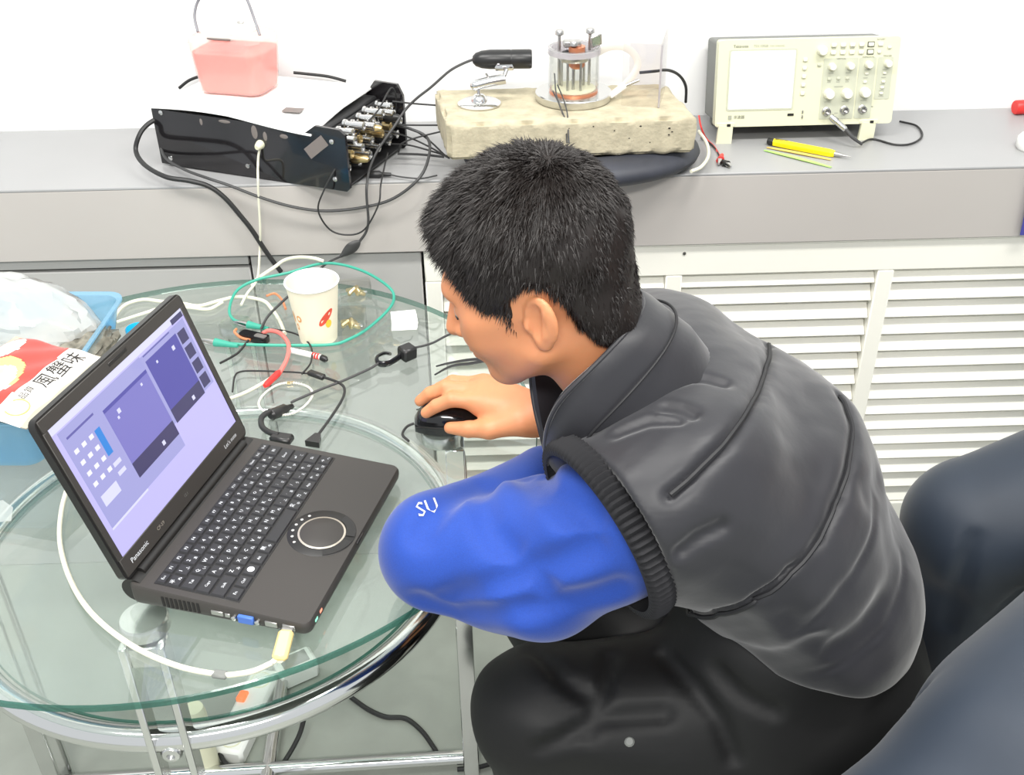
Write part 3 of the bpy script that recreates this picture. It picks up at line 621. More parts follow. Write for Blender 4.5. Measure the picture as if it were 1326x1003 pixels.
MB().lathe((-0.010, 0.032, 0.066), [(0, 0), (0.006, 0.001), (0.011, 0.006), (0.0145, 0.016), (0.0160, 0.030), (0.0160, 0.064), (0.0153, 0.066), (0.0160, 0.068), (0.0160, 0.098), (0.0148, 0.101), (0.012, 0.101), (0.011, 0.097), (0, 0.096)], 28, axis=ax).build('barrel', 'black_plastic', mic)
MB().box((0.044, 0.0185, 0.056), (0.032, 0.010, 0.010), rot=(R(35), 0, 0), bev=0.002).build('clip', 'chrome', mic)
MB().box((0.034, 0.0165, 0.060), (0.006, 0.003, 0.006), bev=0.001).build('button', 'chrome_soft', mic)

# ---- scanning cell: metal foot, glass cylinder, spring posts
cell = empty('scanning_cell', (0.152, 1.800, BT + 0.001), (0, 0, 0), 'round scanning cell with glass cylinder, copper stage and thumbscrews', 'instrument')
MB().lathe((0, 0, 0), [(0.064, 0), (0.0655, 0.002), (0.0655, 0.012), (0.064, 0.0135), (0.046, 0.0135), (0, 0.0135)], 56).build('foot', 'chrome_soft', cell)
MB().lathe((0, 0, 0.0135), [(0.0415, 0), (0.0415, 0.003), (0.040, 0.004), (0, 0.004)], 48).build('copper_ring', 'copper', cell)
MB().lathe((0, 0, 0.0175), [(0.038, 0), (0.038, 0.0015), (0, 0.0015)], 40).build('inner_disc', 'cream_plastic', cell)
MB().lathe((0, 0, 0.0176), [(0.0428, 0), (0.0428, 0.072), (0.0408, 0.072), (0.0408, 0)], 56).build('glass_wall', 'clear_glass', cell)
MB().lathe((0, 0, 0.078), [(0.0445, 0), (0.0445, 0.009), (0.0380, 0.009), (0.0380, 0)], 48).build('glass_rim', 'acrylic_edge', cell)
for (a, rad, h) in ((150, 0.028, 0.112), (25, 0.030, 0.114), (262, 0.012, 0.100)):
    x, y = rad * math.cos(R(a)), rad * math.sin(R(a))
    p = MB().cyl((x, y, 0.018), (x, y, h - 0.008), 0.0026, n=10).build('post', 'steel', cell)
    MB().lathe((x, y, h - 0.010), [(0.003, 0), (0.0075, 0.003), (0.0075, 0.008), (0.006, 0.010), (0, 0.010)], 16).build('thumbscrew', 'steel', p)
for (x, y) in ((-0.012, -0.018), (0.010, -0.02), (0.018, 0.012), (-0.02, 0.01)):
    MB().cyl((x, y, 0.018), (x, y, 0.070), 0.0022, n=8).build('rod', 'steel', cell)
MB().lathe((0.0, -0.002, 0.066), [(0.024, 0), (0.026, 0.003), (0.026, 0.010), (0.022, 0.012), (0, 0.012)], 28).build('stage', 'steel', cell)
MB().lathe((0.004, -0.006, 0.054), [(0.010, 0), (0.014, 0.004), (0.014, 0.011), (0.011, 0.012), (0.011, 0.024), (0.014, 0.026), (0.014, 0.036), (0, 0.036)], 20).build('copper_coil', 'copper', cell)
MB().box((-0.004, -0.004, 0.094), (0.030, 0.016, 0.010), bev=0.002).build('bridge', 'steel', cell)
mat('mirror_green', srgb(150, 165, 150), 0.15, 0.6)
mr = MB().box((0.036, -0.006, 0.098), (0.021, 0.003, 0.020), rot=(R(12), R(-12), R(24)), bev=0.001).build('mirror_frame', 'steel', cell)
MB().box((0.036, -0.0078, 0.098), (0.015, 0.001, 0.014), rot=(R(12), R(-12), R(24))).build('mirror', 'mirror_green', mr)
# clear acrylic hood standing behind and right of the cell
hood = empty('acrylic_hood', (0.255, 1.80, BT + 0.001), (0, 0, R(-14)), 'clear acrylic draught hood standing beside the scanning cell', 'hood')
for (c, s_) in (((0.018, 0.05, 0.052), (0.064, 0.003, 0.104)), ((0.0485, 0.0, 0.052), (0.003, 0.097, 0.104)), ((0.018, -0.05, 0.052), (0.064, 0.003, 0.104))):
    MB().box(c, s_).build('pane', 'acrylic', hood, smooth=False)
MB().box((0.0487, -0.0495, 0.052), (0.0034, 0.0034, 0.104), bev=0.0008).build('corner_edge', 'acrylic_edge', hood)
# flat ribbon cable looping out of the cell
mat('ribbon', srgb(206, 200, 190), 0.35)
rb = empty('ribbon_cable', (0.20, 1.80, BT + 0.001), label='pale flat ribbon cable looping from the scanning cell', cat='cable')
wpart(MB().tube([(0.190, 1.806, 1.040), (0.212, 1.812, 1.048), (0.236, 1.816, 1.047), (0.254, 1.815, 1.036), (0.262, 1.810, 1.018), (0.252, 1.803, 1.000), (0.236, 1.796, 0.986), (0.218, 1.784, 0.976)], (lambda t: (0.006, 0.0008)), 8, 6, flat=(0, 0.2, 1)), 'band', 'ribbon', rb)
wpart(MB().box((0.226, 1.787, 0.981), (0.034, 0.010, 0.008), rot=(0, R(-28), R(18)), bev=0.002), 'plug_sleeve', 'white_plastic', rb)
wpart(MB().cyl((0.240, 1.790, 0.989), (0.262, 1.790, 0.998), 0.0028, n=10), 'plug_pin', 'chrome_soft', rb)
wpart(MB().tube(CAB['celllead'], 0.0026, 8, 5), 'lead', 'cable_black', rb)

# ---- oscilloscope
SC = 0.17
scope = empty('oscilloscope', (0.416, 1.866, SZ + 0.0), (0, 0, 0.005), 'cream bench oscilloscope with wide blank screen and rows of knobs', 'oscilloscope')
mat('scope_case', srgb(222, 221, 193), 0.5)
mat('scope_face', srgb(214, 214, 186), 0.5)
mat('scope_area', srgb(190, 192, 172), 0.5)
mat('scope_side', srgb(120, 122, 118), 0.55)
mat('knob', srgb(224, 223, 205), 0.45)
mat('print_dark', srgb(92, 94, 84), 0.7)
mat('print_grey', srgb(160, 162, 146), 0.7)
glow('scope_screen', (0.93, 0.96, 1.0), 0.95)
SM = Matrix.Translation((0, 0, 0.030)) @ Euler((-SC, 0, 0)).to_matrix().to_4x4()      # the case leans back on its flip feet
def sp(mb, name, m, parent=scope, **k):
    mb.v = [tuple(SM @ Vector(v)) for v in mb.v]
    return mb.build(name, m, parent, **k)
W_, H_ = 0.324, 0.151
M_xz = Matrix(((1, 0, 0, 0), (0, 0, 1, 0), (0, 1, 0, 0), (0, 0, 0, 1)))    # (x, z) outline extruded along y
def face_rr(w, h, r, cx, cz, y0, y1):
    return MB().prism(rrect(w, h, r, 4, cx, cz)[::-1], y0, y1, M_xz)
sp(face_rr(W_, H_, 0.006, W_ / 2, H_ / 2, 0.0, 0.022), 'front_bezel', 'scope_face')
sp(face_rr(W_ - 0.010, H_ - 0.010, 0.006, W_ / 2, H_ / 2, 0.022, 0.118), 'case', 'scope_side')
fx = lambda zx: (zx - 150) / 702 * W_ if False else zx
def F(px, py):      # photo-measured fractions of the front plate -> plate coordinates
    return px * W_, (1 - py) * H_
u0 = lambda z: (z - 20) / 1240.0
v0 = lambda z: (z - 50) / 590.0
x0, z1 = F(u0(105), v0(125)); x1, z0 = F(u0(545), v0(515))
sp(face_rr(x1 - x0 + 0.006, z1 - z0 + 0.006, 0.003, (x0 + x1) / 2, (z0 + z1) / 2, -0.0012, 0.001), 'screen_surround', 'scope_area')
sp(face_rr(x1 - x0, z1 - z0, 0.002, (x0 + x1) / 2, (z0 + z1) / 2, -0.0018, 0.0), 'screen', 'scope_screen')
for (a, b_, c_, d_) in ((745, 185, 980, 600), (990, 185, 1105, 600), (1118, 185, 1222, 470)):
    xa, za = F(u0(a), v0(b_)); xb, zb = F(u0(c_), v0(d_))
    sp(face_rr(xb - xa, za - zb, 0.002, (xa + xb) / 2, (za + zb) / 2, -0.0008, 0.001), 'control_field', 'scope_area')
def knob(zx, zy, r_, L):
    x, z = F(u0(zx), v0(zy))
    k = sp(MB().lathe((x, 0, z), [(r_ * 1.08, -0.001), (r_ * 1.04, 0.003), (r_, 0.004), (r_ * 0.92, L - 0.001), (r_ * 0.82, L), (0, L)], 20, axis=(0, -1, 0)), 'knob', 'knob')
    return k
for a in ((722, 130, 0.0085, 0.014), (800, 240, 0.0065, 0.013), (925, 238, 0.0065, 0.013), (1052, 232, 0.0065, 0.013), (1183, 228, 0.0065, 0.013),
          (795, 425, 0.0090, 0.015), (920, 425, 0.0090, 0.015), (1045, 420, 0.0090, 0.015)): knob(*a)
def button(zx, zy, w, h, m='knob', L=0.003):
    x, z = F(u0(zx), v0(zy))
    return sp(MB().box((x, -L / 2, z), (w, L + 0.001, h), bev=0.001), 'button', m)
for i, zx in enumerate((803, 867, 930, 993, 1057, 1122)):
    for j, zy in enumerate((98, 148)):
        if i == 5 and j == 1: continue
        b_ = button(zx, zy, 0.0095, 0.0065)
        if i == 4:
            x, z = F(u0(zx), v0(zy)); sp(face_rr(0.0125, 0.0095, 0.001, x, z, -0.0006, 0.0006), 'button_frame', 'print_dark')
for zy in (190, 247, 303, 360, 418): button(615, zy, 0.0075, 0.0065)
for (zx, zy) in ((792, 325), (855, 322), (917, 322), (1048, 292), (1042, 350), (1172, 292), (1168, 350), (1165, 390), (1163, 430), (1118, 150), (1185, 120), (715, 228)):
    button(zx, zy, 0.0065, 0.0045, 'scope_area' if zx < 950 else 'knob')
for (zx, zy) in ((790, 545), (915, 538), (1040, 535)):
    x, z = F(u0(zx), v0(zy))
    s_ = sp(MB().lathe((x, 0, z), [(0.0075, 0), (0.0075, 0.003), (0.0055, 0.004), (0.0055, 0.014), (0.004, 0.014), (0.004, 0.006), (0, 0.006)], 18, axis=(0, -1, 0)), 'coaxial_socket', 'steel')
sp(MB().box((F(u0(545), v0(563))[0], -0.0004, F(u0(545), v0(563))[1]), (0.011, 0.002, 0.004)), 'usb_port', 'gap_dark', smooth=False)
for zy in (545, 580):
    x, z = F(u0(627), v0(zy)); sp(MB().box((x, -0.001, z), (0.0022, 0.003, 0.006), bev=0.0005), 'probe_terminal', 'steel')
def stext(s, zx, zy, size, m, name='lettering', align='LEFT'):
    x, z = F(u0(zx), v0(zy))
    mb = MB(); lettering(mb, s, size, lambda a, b_: Vector((x + a, -0.0011, z + b_)), 2, align)
    sp(mb, name, m, smooth=False)
stext('Tektronix', 118, 92, 0.0066, 'print_dark'); stext('TDS 1002B', 255, 92, 0.0056, 'print_grey'); stext('TWO CHANNEL', 365, 93, 0.0036, 'print_grey')
stext('示波器', 148, 573, 0.0066, 'print_dark')
stext('VERTICAL', 862, 190, 0.0038, 'print_dark', align='CENTER'); stext('HORIZONTAL', 1048, 182, 0.0034, 'print_dark', align='CENTER'); stext('TRIGGER', 1178, 178, 0.0038, 'print_dark', align='CENTER')
stext('AUTOSET', 1122, 66, 0.0034, 'print_dark', align='CENTER')
for (zx, zy, w_) in ((803, 118, 30), (867, 120, 30), (930, 120, 30), (993, 120, 30), (800, 285, 34), (920, 285, 34), (855, 345, 24), (792, 345, 24), (917, 345, 24), (862, 378, 60), (1048, 268, 34), (1042, 322, 30), (1172, 268, 34), (1168, 322, 30), (1165, 370, 34), (1163, 412, 34), (1163, 450, 34), (795, 480, 44), (920, 480, 44), (1045, 475, 44), (862, 560, 24), (1110, 520, 14)):
    x, z = F(u0(zx), v0(zy)); sp(MB().box((x, -0.0009, z), (w_ / 1240 * W_, 0.0006, 0.0016)), 'print_line', 'print_grey', smooth=False)
x, z = F(u0(122), v0(573)); sp(MB().box((x, -0.0008, z), (0.006, 0.0008, 0.007)), 'label_mark', 'print_grey', smooth=False)
for x in (0.021, 0.283):
    ft = MB().prism([(x - 0.016, 0.0), (x + 0.012, 0.0), (x + 0.012, 0.030), (x - 0.014, 0.034)], -0.003, 0.004, M_xz).build('flip_foot', 'scope_case', scope)
    MB().box((x - 0.001, 0.006, 0.034), (0.034, 0.014, 0.008), bev=0.001).build('foot_hinge', 'scope_case', scope)
    MB().box((x + 0.004, -0.0018, 0.034), (0.006, 0.003, 0.004)).build('hinge_slot', 'gap_dark', ft, smooth=False)
for x in (0.03, 0.29):
    MB().box((x, 0.105, 0.0075), (0.03, 0.02, 0.015), bev=0.002).build('rear_foot', 'scope_side', scope)
# probe lead
pl = empty('probe_lead', (0.70, 1.84, SZ), label='black probe lead with bright plug coiling below the oscilloscope', cat='cable')
wpart(MB().lathe((0.6225, 1.855, 0.904), [(0.0, 0), (0.0058, 0.0), (0.0062, 0.012), (0.0052, 0.014), (0.0052, 0.034), (0.0035, 0.037), (0, 0.037)], 14, axis=(0.62, -0.55, -0.45)), 'plug', 'chrome_soft', pl)
p_end = Vector((0.6225, 1.855, 0.904)) + Vector((0.62, -0.55, -0.45)).normalized() * 0.036
wpart(MB().tube([p_end, p_end + Vector((0.012, -0.008, -0.012)), p_end + Vector((0.03, -0.012, -0.024))], lambda t: 0.0040 - 0.0015 * t, 10, 4), 'boot', 'cable_grey', pl)
wpart(MB().tube([p_end + Vector((0.028, -0.011, -0.0225))] + CAB['probe'][2:], 0.0019, 8, 6), 'lead', 'cable_black', pl)

# ---- yellow cutter, green strips, clips, bits at the sill's right end
mat('yellow', srgb(250, 226, 20), 0.4)
def along(a, b):
    a, b = Vector(a), Vector(b); return a, b, (b - a).normalized()
cut = empty('screwdriver', (0.515, 1.850, SZ), label='yellow barrelled pen-shaped tool with steel tip lying on the sill', cat='tool')
a, b, d_ = along((0.512, 1.852, SZ + 0.0075), (0.640, 1.768, SZ + 0.0055))
L = (b - a).length
wpart(MB().lathe(a, [(0, 0), (0.0055, 0.0005), (0.0062, 0.002), (0.0062, 0.012), (0, 0.012)], 14, axis=d_), 'end_cap', 'black_plastic', cut)
wpart(MB().lathe(a + d_ * 0.012, [(0, 0), (0.0072, 0.0), (0.0078, 0.02), (0.0078, 0.105), (0.0062, 0.112), (0.0, 0.112)], 6, axis=d_), 'barrel', 'yellow', cut, smooth=False)
wpart(MB().lathe(a + d_ * 0.124, [(0.0045, 0), (0.004, 0.006), (0.0015, 0.02), (0.0004, 0.03), (0, 0.03)], 12, axis=d_), 'tip', 'steel', cut)
side = d_.cross(Vector((0, 0, 1)))
wpart(MB().box(a + d_ * 0.026 + Vector((0, 0, 0.0062)), (0.024, 0.005, 0.002), rot=Euler((0, 0, math.atan2(d_.y, d_.x))), bev=0.0006), 'pocket_clip', 'black_plastic', cut)
mat('green_strip', srgb(170, 222, 120), 0.3); mat('amber_strip', srgb(222, 190, 110), 0.3)
for (p, q, m, lab) in (((0.500, 1.822), (0.596, 1.733), 'green_strip', 'thin green plastic strip lying in front of the yellow tool'),
                       ((0.508, 1.836), (0.605, 1.768), 'amber_strip', 'thin amber plastic strip between yellow tool and green strip')):
    p, q = Vector((*p, SZ + 0.001)), Vector((*q, SZ + 0.001)); d2 = (q - p)
    n_ = Vector((-d2.y, d2.x, 0)).normalized() * 0.005
    mb = MB(); prof = []
    for k in range(9):
        t = k / 8; w = 0.35 + 0.65 * math.sin(math.pi * (0.1 + 0.8 * t)); z = Vector((0, 0, 0.0012 * math.sin(math.pi * t)))
        prof.append((p + d2 * t + n_ * w + z, p + d2 * t - n_ * w + z))
    vs = []; fs = []
    for s_ in (0, 0.0006):
        for (l_, r_) in prof: vs += [l_ + Vector((0, 0, s_)), r_ + Vector((0, 0, s_))]
    for k in range(8):
        a0 = 2 * k; b0 = 18 + 2 * k
        fs += [(a0, a0 + 2, a0 + 3, a0 + 1), (b0, b0 + 1, b0 + 3, b0 + 2), (a0, b0, b0 + 2, a0 + 2), (a0 + 1, a0 + 3, b0 + 3, b0 + 1)]
    fs += [(0, 1, 19, 18), (16, 34, 35, 17)]
    mb._add(vs, fs)
    tag(mb.build('plastic_strip', m), lab, 'strip')
# red and black crocodile clips
def croc(name, a, b, m, lab, leads=(), lm='cable_black', r_=0.0045, cat='clip', group=None):
    a, b, d3 = along(a, b); L3 = (b - a).length
    e = empty(name, a, label=lab, cat=cat, group=group)
    s3 = d3.cross(Vector((0, 0, 1))).normalized()
    wpart(MB().tube([a, a + d3 * L3 * 0.3, a + d3 * L3 * 0.6], lambda t: (r_ * (0.5 + 0.6 * t), r_ * (0.4 + 0.5 * t)), 10, 3), 'sleeve', m, e)
    for sgn in (1, -1):
        wpart(MB().tube([a + d3 * L3 * 0.5 + Vector((0, 0, sgn * r_ * 0.35)), a + d3 * L3 * 0.75 + Vector((0, 0, sgn * r_ * 0.5)), b + Vector((0, 0, sgn * r_ * 0.1))], lambda t: (r_ * (0.75 - 0.5 * t), r_ * 0.22), 8, 3, flat=tuple(s3)), 'jaw', 'steel', e)
    for pts in leads: wpart(MB().tube(pts, 0.0016, 8, 5), 'lead', lm, e)
    return e
croc('crocodile_clip', (0.417, 1.792, SZ + 0.006), (0.404, 1.752, SZ + 0.005), 'red_plastic', 'red crocodile clip on the sill beside the concrete block', [CAB['redwire']], 'red_plastic', 0.007)
croc('crocodile_clip', (0.412, 1.764, SZ + 0.006), (0.422, 1.738, SZ + 0.005), 'black_plastic', 'black crocodile clip at the sill edge beside the red clip', [CAB['redwire2']], 'cable_black', 0.006)
tag(MB().tube(CAB['tube_white'], 0.0032, 10, 6).build('plastic_hose', 'cable_white'), 'short whitish plastic hose curling beside the rubber ring', 'hose')
tag(MB().lathe((1.022, 1.985, SZ + 0.014), [(0, 0), (0.012, 0.0), (0.0135, 0.002), (0.0135, 0.022), (0.010, 0.024), (0.010, 0.05), (0, 0.052)], 18, axis=(1, 0.1, 0)).build('bottle_cap', 'red_plastic'), 'red plastic cap lying against the wall at the sill end', 'cap')
tag(MB().lathe((0.978, 1.80, SZ), [(0.0, 0.0), (0.026, 0.0), (0.029, 0.004), (0.029, 0.020), (0.024, 0.026), (0.010, 0.028), (0, 0.028)], 28).build('lidded_tub', 'white_plastic'), 'small round white tub on the sill at the right edge', 'tub')
mat('blue_cloth', srgb(70, 70, 150), 0.8)
mb = MB(); mb.tube([(0.949, 1.716, 0.862), (0.951, 1.709, 0.84), (0.953, 1.709, 0.79), (0.956, 1.710, 0.73)], (lambda t: (0.009, 0.0022)), 8, 4, flat=(1, 0, 0))
tag(mb.build('fabric_strap', 'blue_cloth'), 'blue violet fabric strap hanging over the sill edge', 'strap')

# ---- leads round the electronics box
def cable(name, key, r_, m, lab, smooth=6, cat='cable', group=None):
    return tag(MB().tube(CAB[key], r_, 8, smooth).build(name, m), lab, cat, group)
cable('power_cable', 'mains', 0.0042, 'cable_black', 'thick black cable dropping from the box left end over the sill')
cable('signal_cable', 'grey', 0.0026, 'cable_grey', 'dark grey cable sagging in a long arc below the black box')
cable('loop_cable', 'loop', 0.0015, 'cable_black', 'thin black cable hanging in a loop from the brass sockets')
for k, lab in (('w1', 'thin black wire running highest from the sockets to the block'), ('w2', 'thin black wire running level below the highest wire to the block'),
               ('w3', 'thin black wire slanting down from the sockets to the block corner'), ('w4', 'thin black wire below the slanting one to the block corner'),
               ('w5', 'thin black wire leaving the lower sockets towards the block'), ('w6', 'short black wire curling up from the sill beside the block'),
               ('w7', 'black wire lying flat on the sill left of the block')):
    cable('thin_wire', k, 0.0016 if k != 'w7' else 0.0022, 'cable_black', lab, group='wires between the box and the block')
jk = empty('audio_jack', (-0.235, 1.76, SZ), label='black jack plug lying on the sill with a thin lead', cat='plug')
j0 = Vector(CAB['jack'][0])
wpart(MB().lathe(j0 + Vector((-0.040, 0.004, 0)), [(0, 0), (0.0035, 0), (0.006, 0.004), (0.0065, 0.022), (0.004, 0.026), (0.003, 0.042), (0, 0.042)], 12, axis=(1, -0.08, 0)), 'body', 'black_plastic', jk)
wpart(MB().tube(CAB['jack'], 0.0014, 8, 5), 'lead', 'cable_grey', jk)
cable('white_cable', 'white_drop', 0.0021, 'cable_white', 'whitish cable dropping from the black box front to the table')
mc = empty('microscope_cable', CAB['micro'][0], label='dark grey cable from the microscope swinging down over the sill', cat='cable')
wpart(MB().tube(CAB['micro'], 0.0023, 8, 6), 'lead', 'cable_grey', mc)
a, b, d4 = along(CAB['micro'][-1], CAB['micro2'][0])
wpart(MB().tube([a, a.lerp(b, 0.3), a.lerp(b, 0.6), b], lambda t: (0.0025 + 0.0085 * math.sin(math.pi * min(1, t * 1.05)) ** 0.8, 0.0025 + 0.003 * math.sin(math.pi * t)), 12, 4, flat=(0.5, 0, 1)), 'inline_switch', 'cable_grey', mc)
wpart(MB().tube(CAB['micro2'], 0.0021, 8, 6), 'lead', 'cable_grey', mc)
cable('wall_cable', 'behind1', 0.0028, 'cable_black', 'black cable against the wall left of the pink jug')
cable('wall_cable', 'behind2', 0.0028, 'cable_black', 'black cable against the wall right of the pink jug')
cw = empty('sensor_leads', CAB['probes3a'][0], label='bundle of thin dark leads hanging from the scanning cell', cat='cable')
for k in ('probes3a', 'probes3b', 'probes3c'): wpart(MB().tube(CAB[k], 0.0012, 6, 5), 'lead', 'cable_grey', cw)

# ================================================================== glass table
TC = Vector((-0.40, 1.175, 0))
table = empty('glass_table', TC, label='round glass table on chrome legs with a chrome ring below', cat='table')
def disc(r_, z0, z1, n=96, bev=0.002):
    mb = MB()
    mb.slot(0); mb.lathe((0, 0, 0), [(r_ - bev, z0), (0.0, z0)][::-1], n)
    mb.f.pop(); mb.m.pop()
    mb.lathe((0, 0, 0), [(r_ - bev, z1), (0.0, z1)], n); mb.f.pop(-(n + 1)) if False else None
    return mb
def glass_disc(name, r_, z0, z1, mface, medge, parent, n=128):
    bev = 0.0015
    vs = []; fs = []; ms = []
    prof = [(r_ - bev, z0), (r_, z0 + bev), (r_, z1 - bev), (r_ - bev, z1)]
    for (rr, z) in prof:
        for k in range(n):
            t = 2 * math.pi * k / n; vs.append((rr * math.cos(t), rr * math.sin(t), z))
    for i in range(3):
        for k in range(n):
            k2 = (k + 1) % n; fs.append((i * n + k, i * n + k2, (i + 1) * n + k2, (i + 1) * n + k)); ms.append(1)
    fs.append(tuple(range(n - 1, -1, -1))); ms.append(0)
    fs.append(tuple(3 * n + k for k in range(n))); ms.append(0)
    me = bpy.data.meshes.new(name); me.from_pydata(vs, [], fs)
    me.materials.append(MATS[mface]); me.materials.append(MATS[medge])
    me.polygons.foreach_set('material_index', ms); me.update()
    return link(name, me, parent)
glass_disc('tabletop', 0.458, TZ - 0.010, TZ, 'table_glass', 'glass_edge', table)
glass_disc('glass_shelf', 0.322, 0.527, 0.533, 'shelf_glass', 'glass_edge', table)
MB().torus((0, 0, 0.525), 0.340, 0.0158, 128, 16).build('ring', 'chrome', table)
for q in range(4):
    a = R(-88 + 90 * q); e = Vector((math.cos(a), math.sin(a), 0)); t = Vector((-e.y, e.x, 0))
    c = e * 0.327
    MB().lathe(c, [(0.010, 0.690), (0.022, 0.690), (0.027, 0.694), (0.027, 0.706), (0.025, 0.7095), (0, 0.7095)], 24).build('pad', 'chrome_soft', table)
    rz = a
    for s_ in (-1, 1):
        p = e * 0.345 + t * (0.0205 * s_)
        MB().box((p.x, p.y, 0.346), (0.026, 0.009, 0.690), rot=(0, 0, rz), bev=0.0015).build('leg', 'chrome', table)
    p = e * 0.345
    MB().box((p.x, p.y, 0.672), (0.016, 0.034, 0.03), rot=(0, 0, rz), bev=0.002).build('leg_block', 'chrome_soft', table)
    MB().lathe(e * 0.350 + Vector((0, 0, 0.515)), [(0.013, 0), (0.013, 0.004), (0.010, 0.008), (0.005, 0.009), (0.005, 0.006), (0, 0.006)], 18, axis=tuple(e)).build('bolt', 'chrome_soft', table)
for q in range(2):
    a = R(-88 + 90 * q); e = Vector((math.cos(a), math.sin(a), 0))
    MB().cyl(e * -0.34 + Vector((0, 0, 0.022 + 0.0 * q)), e * 0.34 + Vector((0, 0, 0.022 + 0.0 * q)), 0.0125, n=18).build('foot_bar', 'chrome', table)

# ================================================================== laptop
LA = Vector((-0.399, 0.852, TZ))
LANG = 1.286 - math.pi / 2
lap = empty('laptop', LA, (0, 0, LANG), 'open black laptop with lit lavender screen on the glass table', 'laptop')
mat('lap_black', srgb(56, 53, 50), 0.5, bump=(900, 0.05))
mat('lap_dark', srgb(30, 29, 28), 0.4)
mat('key_black', srgb(40, 40, 42), 0.45)
mat('legend', srgb(215, 218, 222), 0.6)
mat('pad_ring', srgb(200, 192, 178), 0.3, 0.6)
mat('vga_blue', srgb(70, 110, 190), 0.45)
LW, LD = 0.283, 0.210           # local x: hinge -> front edge, local y: port side -> far side
def topz(x): return 0.034 - 0.012 * x / LD
# base shell: rounded outline, wedge profile
out_ = rrect(LD, LW, 0.010, 4, LD / 2, LW / 2)
def base_ring(inset, f): 
    o = rrect(LD - 2 * inset, LW - 2 * inset, max(0.002, 0.010 - inset), 4, LD / 2, LW / 2)
    return [(x, y, f(x)) for x, y in o]
rings = [base_ring(0.006, lambda x: 0.0045), base_ring(0.001, lambda x: 0.009), base_ring(0.0, lambda x: 0.014), base_ring(0.0, lambda x: topz(x) - 0.003), base_ring(0.002, lambda x: topz(x))]
N_ = len(rings[0]); vs = [p for rg in rings for p in rg]; fs = [tuple(range(N_ - 1, -1, -1)), tuple(4 * N_ + k for k in range(N_))]
for i in range(4):
    for k in range(N_): fs.append((i * N_ + k, i * N_ + (k + 1) % N_, (i + 1) * N_ + (k + 1) % N_, (i + 1) * N_ + k))
MB()._add(vs, fs).build('base', 'lap_black', lap, angle=50)
# rear battery bulge and hinge barrel
MB().cyl((0.004, 0.006, 0.021), (0.004, LW - 0.006, 0.021), 0.0155, n=24).build('battery', 'lap_dark', lap)
MB().cyl((0.006, 0.020, 0.0355), (0.006, LW - 0.020, 0.0355), 0.0058, n=16).build('hinge', 'lap_dark', lap)
for (x, y) in ((0.03, 0.03), (0.03, LW - 0.03), (0.19, 0.03), (0.19, LW - 0.03)):
    MB().lathe((x, y, 0.0), [(0.006, 0), (0.007, 0.001), (0.007, 0.006), (0, 0.006)], 12).build('foot', 'rubber', lap)
tilt = math.atan(0.012 / LD)
# raised bonnet ridges of the palm rest
KX0, KX1, KY0, KY1 = 0.027, 0.127, 0.010, 0.273
MB().box(((KX0 + KX1) / 2, (KY0 + KY1) / 2, topz((KX0 + KX1) / 2) - 0.0002), (KX1 - KX0, KY1 - KY0, 0.0012), rot=(0, tilt, 0), bev=0.0004).build('keyboard_tray', 'lap_dark', lap)
# keys: rows run along y; row 0 is next to the hinge. Seen from the user (front edge, +x) the left end is the far-from-port... port side = user's left
rows = [(0.0125, ['Esc', 'F1', 'F2', 'F3', 'F4', 'F5', 'F6', 'F7', 'F8', 'F9', 'F10', 'F11', 'F12', 'Num', 'PrS', 'Del'], [1] * 16),
        (0.0165, ['半', '1', '2', '3', '4', '5', '6', '7', '8', '9', '0', '-', '^', '¥', 'BS'], [1] * 14 + [1.2]),
        (0.0175, ['Tab', 'Q', 'W', 'E', 'R', 'T', 'Y', 'U', 'I', 'O', 'P', '@', '[', 'Enter'], [1.3] + [1] * 12 + [1.7]),
        (0.0175, ['Caps', 'A', 'S', 'D', 'F', 'G', 'H', 'J', 'K', 'L', ';', ':', ']', '↵'], [1.5] + [1] * 12 + [1.4]),
        (0.0175, ['Shift', 'Z', 'X', 'C', 'V', 'B', 'N', 'M', ',', '.', '/', '_', '↑', 'Sh'], [1.9] + [1] * 12 + [1.2]),
        (0.0165, ['Fn', 'Ctrl', 'O', 'Alt', '無', ' ', '変', 'カ', 'App', '←', '↓', '→'], [1.1, 1.1, 1.1, 1.1, 1.1, 3.4, 1.1, 1.1, 1.1, 1, 1, 1])]
kana = 'ぬふあうえおやゆよわほへたていすかんなにらせちとしはきくまのりれけむつさそひこみもねるめろ'
xk = KX0 + 0.001; ki = 0
